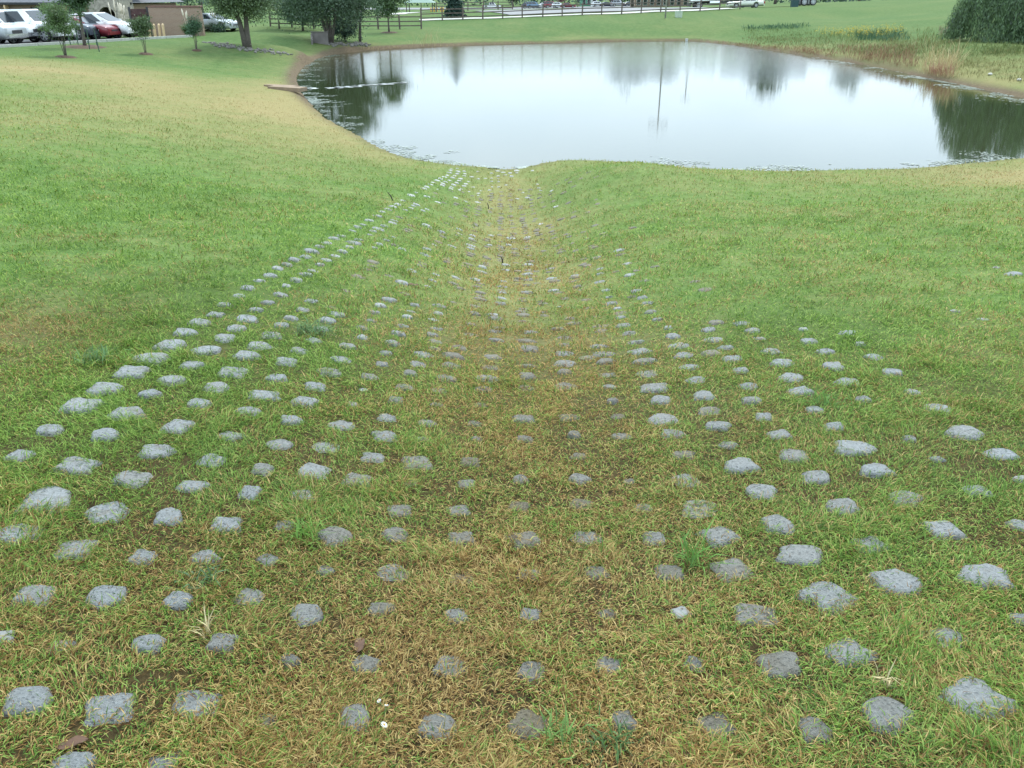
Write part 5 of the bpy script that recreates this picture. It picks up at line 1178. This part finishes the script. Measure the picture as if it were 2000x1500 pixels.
tuft('grass_tuft', 'lush green tuft among the upper right blocks', 'grass tuft', 1610, 790, 90, .11, .0055, (.11, .22, .045), 5, .06, .4)
tuft('grass_tuft', 'dull green weedy tuft between four blocks at lower left', 'grass tuft', 392, 1140, 70, .07, .0060, (.10, .17, .08), 6, .03, .2)
tuft('silvery_weed', 'low silvery green weed beside the left edge of the mat', 'weed', 190, 706, 160, .10, .006, (.13, .22, .085), 7, .045, .2)
tuft('silvery_weed', 'low silvery green weed among the left blocks farther down', 'weed', 612, 652, 160, .12, .007, (.13, .21, .085), 8, .05, .2)
tuft('straw_stalk', 'pale seeding straw stalk at lower right', 'dry stalk', 1733, 1345, 14, .10, .004, (.62, .52, .30), 9, .008, 1.1)
tuft('straw_stalk', 'pale forked straw stalk between the lower left blocks', 'dry stalk', 410, 1245, 14, .10, .004, (.60, .50, .28), 10, .01, 1.0)
MAT_PETAL = plain('petal_white', (.82, .82, .84), .6, .05)
for px, py, s_, q in ((733, 1437, .010, 'largest white aster flower at the bottom of the photograph'), (760, 1390, .007, 'white aster flower highest of the small cluster'), (752, 1412, .006, 'small white aster flower in the middle of the cluster')):
    p = on_land([px], [py])[0]; root = tag(empty('aster', tuple(p)), q, 'flower', 'white asters in the grass'); root.rotation_euler = (.6, 0, random.uniform(0, 6))
    MB().tube([(0, 0, -.01), (.003, .0, .03), (0, 0, .044)], .0012, 5).build('stem', MAT_LEAF if False else plain('stem_green', (.08, .16, .05), .7), root)
    m = MB()
    for i in range(14):
        a = 6.283 * i / 14; c, sn = math.cos(a), math.sin(a); w = s_ * .11
        m.add([(c * s_ * .2, sn * s_ * .2, .045), (c * s_ * .7 - sn * w, sn * s_ * .7 + c * w, .047), (c * s_ * 1.1, sn * s_ * 1.1, .044), (c * s_ * .7 + sn * w, sn * s_ * .7 - c * w, .047)], [(0, 1, 2, 3)])
    m.build('petals', MAT_PETAL, root); MB().cyl((0, 0, .046), s_ * .28, .004, 'z', 10, s_ * .18).build('disc', MAT_YEL, root)
def twig(label, px, py, L, lean, seed):
    r = np.random.default_rng(seed); p = on_land([px], [py])[0]; m = MB(); e = Vector((lean * L, 0, L)); m.tube([(0, 0, -.02), tuple(e * .5 + Vector((.01, 0, 0))), tuple(e)], [.012, .010, .005], 6); m.tube([tuple(e * .5), tuple(e * .62 + Vector((.03, .02, .01)))], [.005, .002], 5)
    o = m.build('twig', bpy.data.materials.get('twig_dark') or plain('twig_dark', (.035, .028, .022), .9), None, True); o.location = p; tag(o, label, 'twig', 'dark twigs standing in the swale')
twig('short dark twig standing in the swale half way to the pond', 954, 408, .12, -.2, 1); twig('dark twig standing beside the centre blocks', 982, 514, .09, -.3, 2); twig('thin dark twig left of the far block rows', 768, 392, .14, -.6, 3)
def leaf_litter(label, px, py, s_, seed):
    r = np.random.default_rng(seed); p = on_land([px], [py])[0]; n = 7; V = []
    for j in (0, 1):
        V += [(x_ * s_, w_ * s_ * (1 if j else -1), .018 + .25 * w_ * s_ + .10 * s_ * math.sin(x_ * 5)) for x_, w_ in zip(np.linspace(-1, 1, n), .42 * np.sqrt(np.clip(1 - np.linspace(-1, 1, n) ** 2, 0, 1)))]
    V += [(x_ * s_, 0, .016 + .08 * s_ * math.sin(x_ * 5)) for x_ in np.linspace(-1, 1, n)]
    F = [(i, i + 1, 2 * n + i + 1, 2 * n + i) for i in range(n - 1)] + [(2 * n + i, 2 * n + i + 1, n + i + 1, n + i) for i in range(n - 1)]
    o = MB().add(V, F).build('dead_leaf', bpy.data.materials.get('dead_leaf') or plain('dead_leaf', (.105, .055, .032), .8, .3, 40), None, True); o.location = p; o.rotation_euler = (0, 0, r.uniform(0, 6)); tag(o, label, 'leaf', 'dead leaves in the grass')
    sd_ = o.modifiers.new('thick', 'SOLIDIFY'); sd_.thickness = .0015
leaf_litter('brown dead leaf lying among the left middle blocks', 806, 560, .055, 1); leaf_litter('reddish dead leaf curled against a muddy block', 703, 1268, .035, 2); leaf_litter('brown dead leaf near the lower left corner', 145, 1462, .035, 3); leaf_litter('small tan dead leaf at lower right', 1340, 1485, .02, 4)
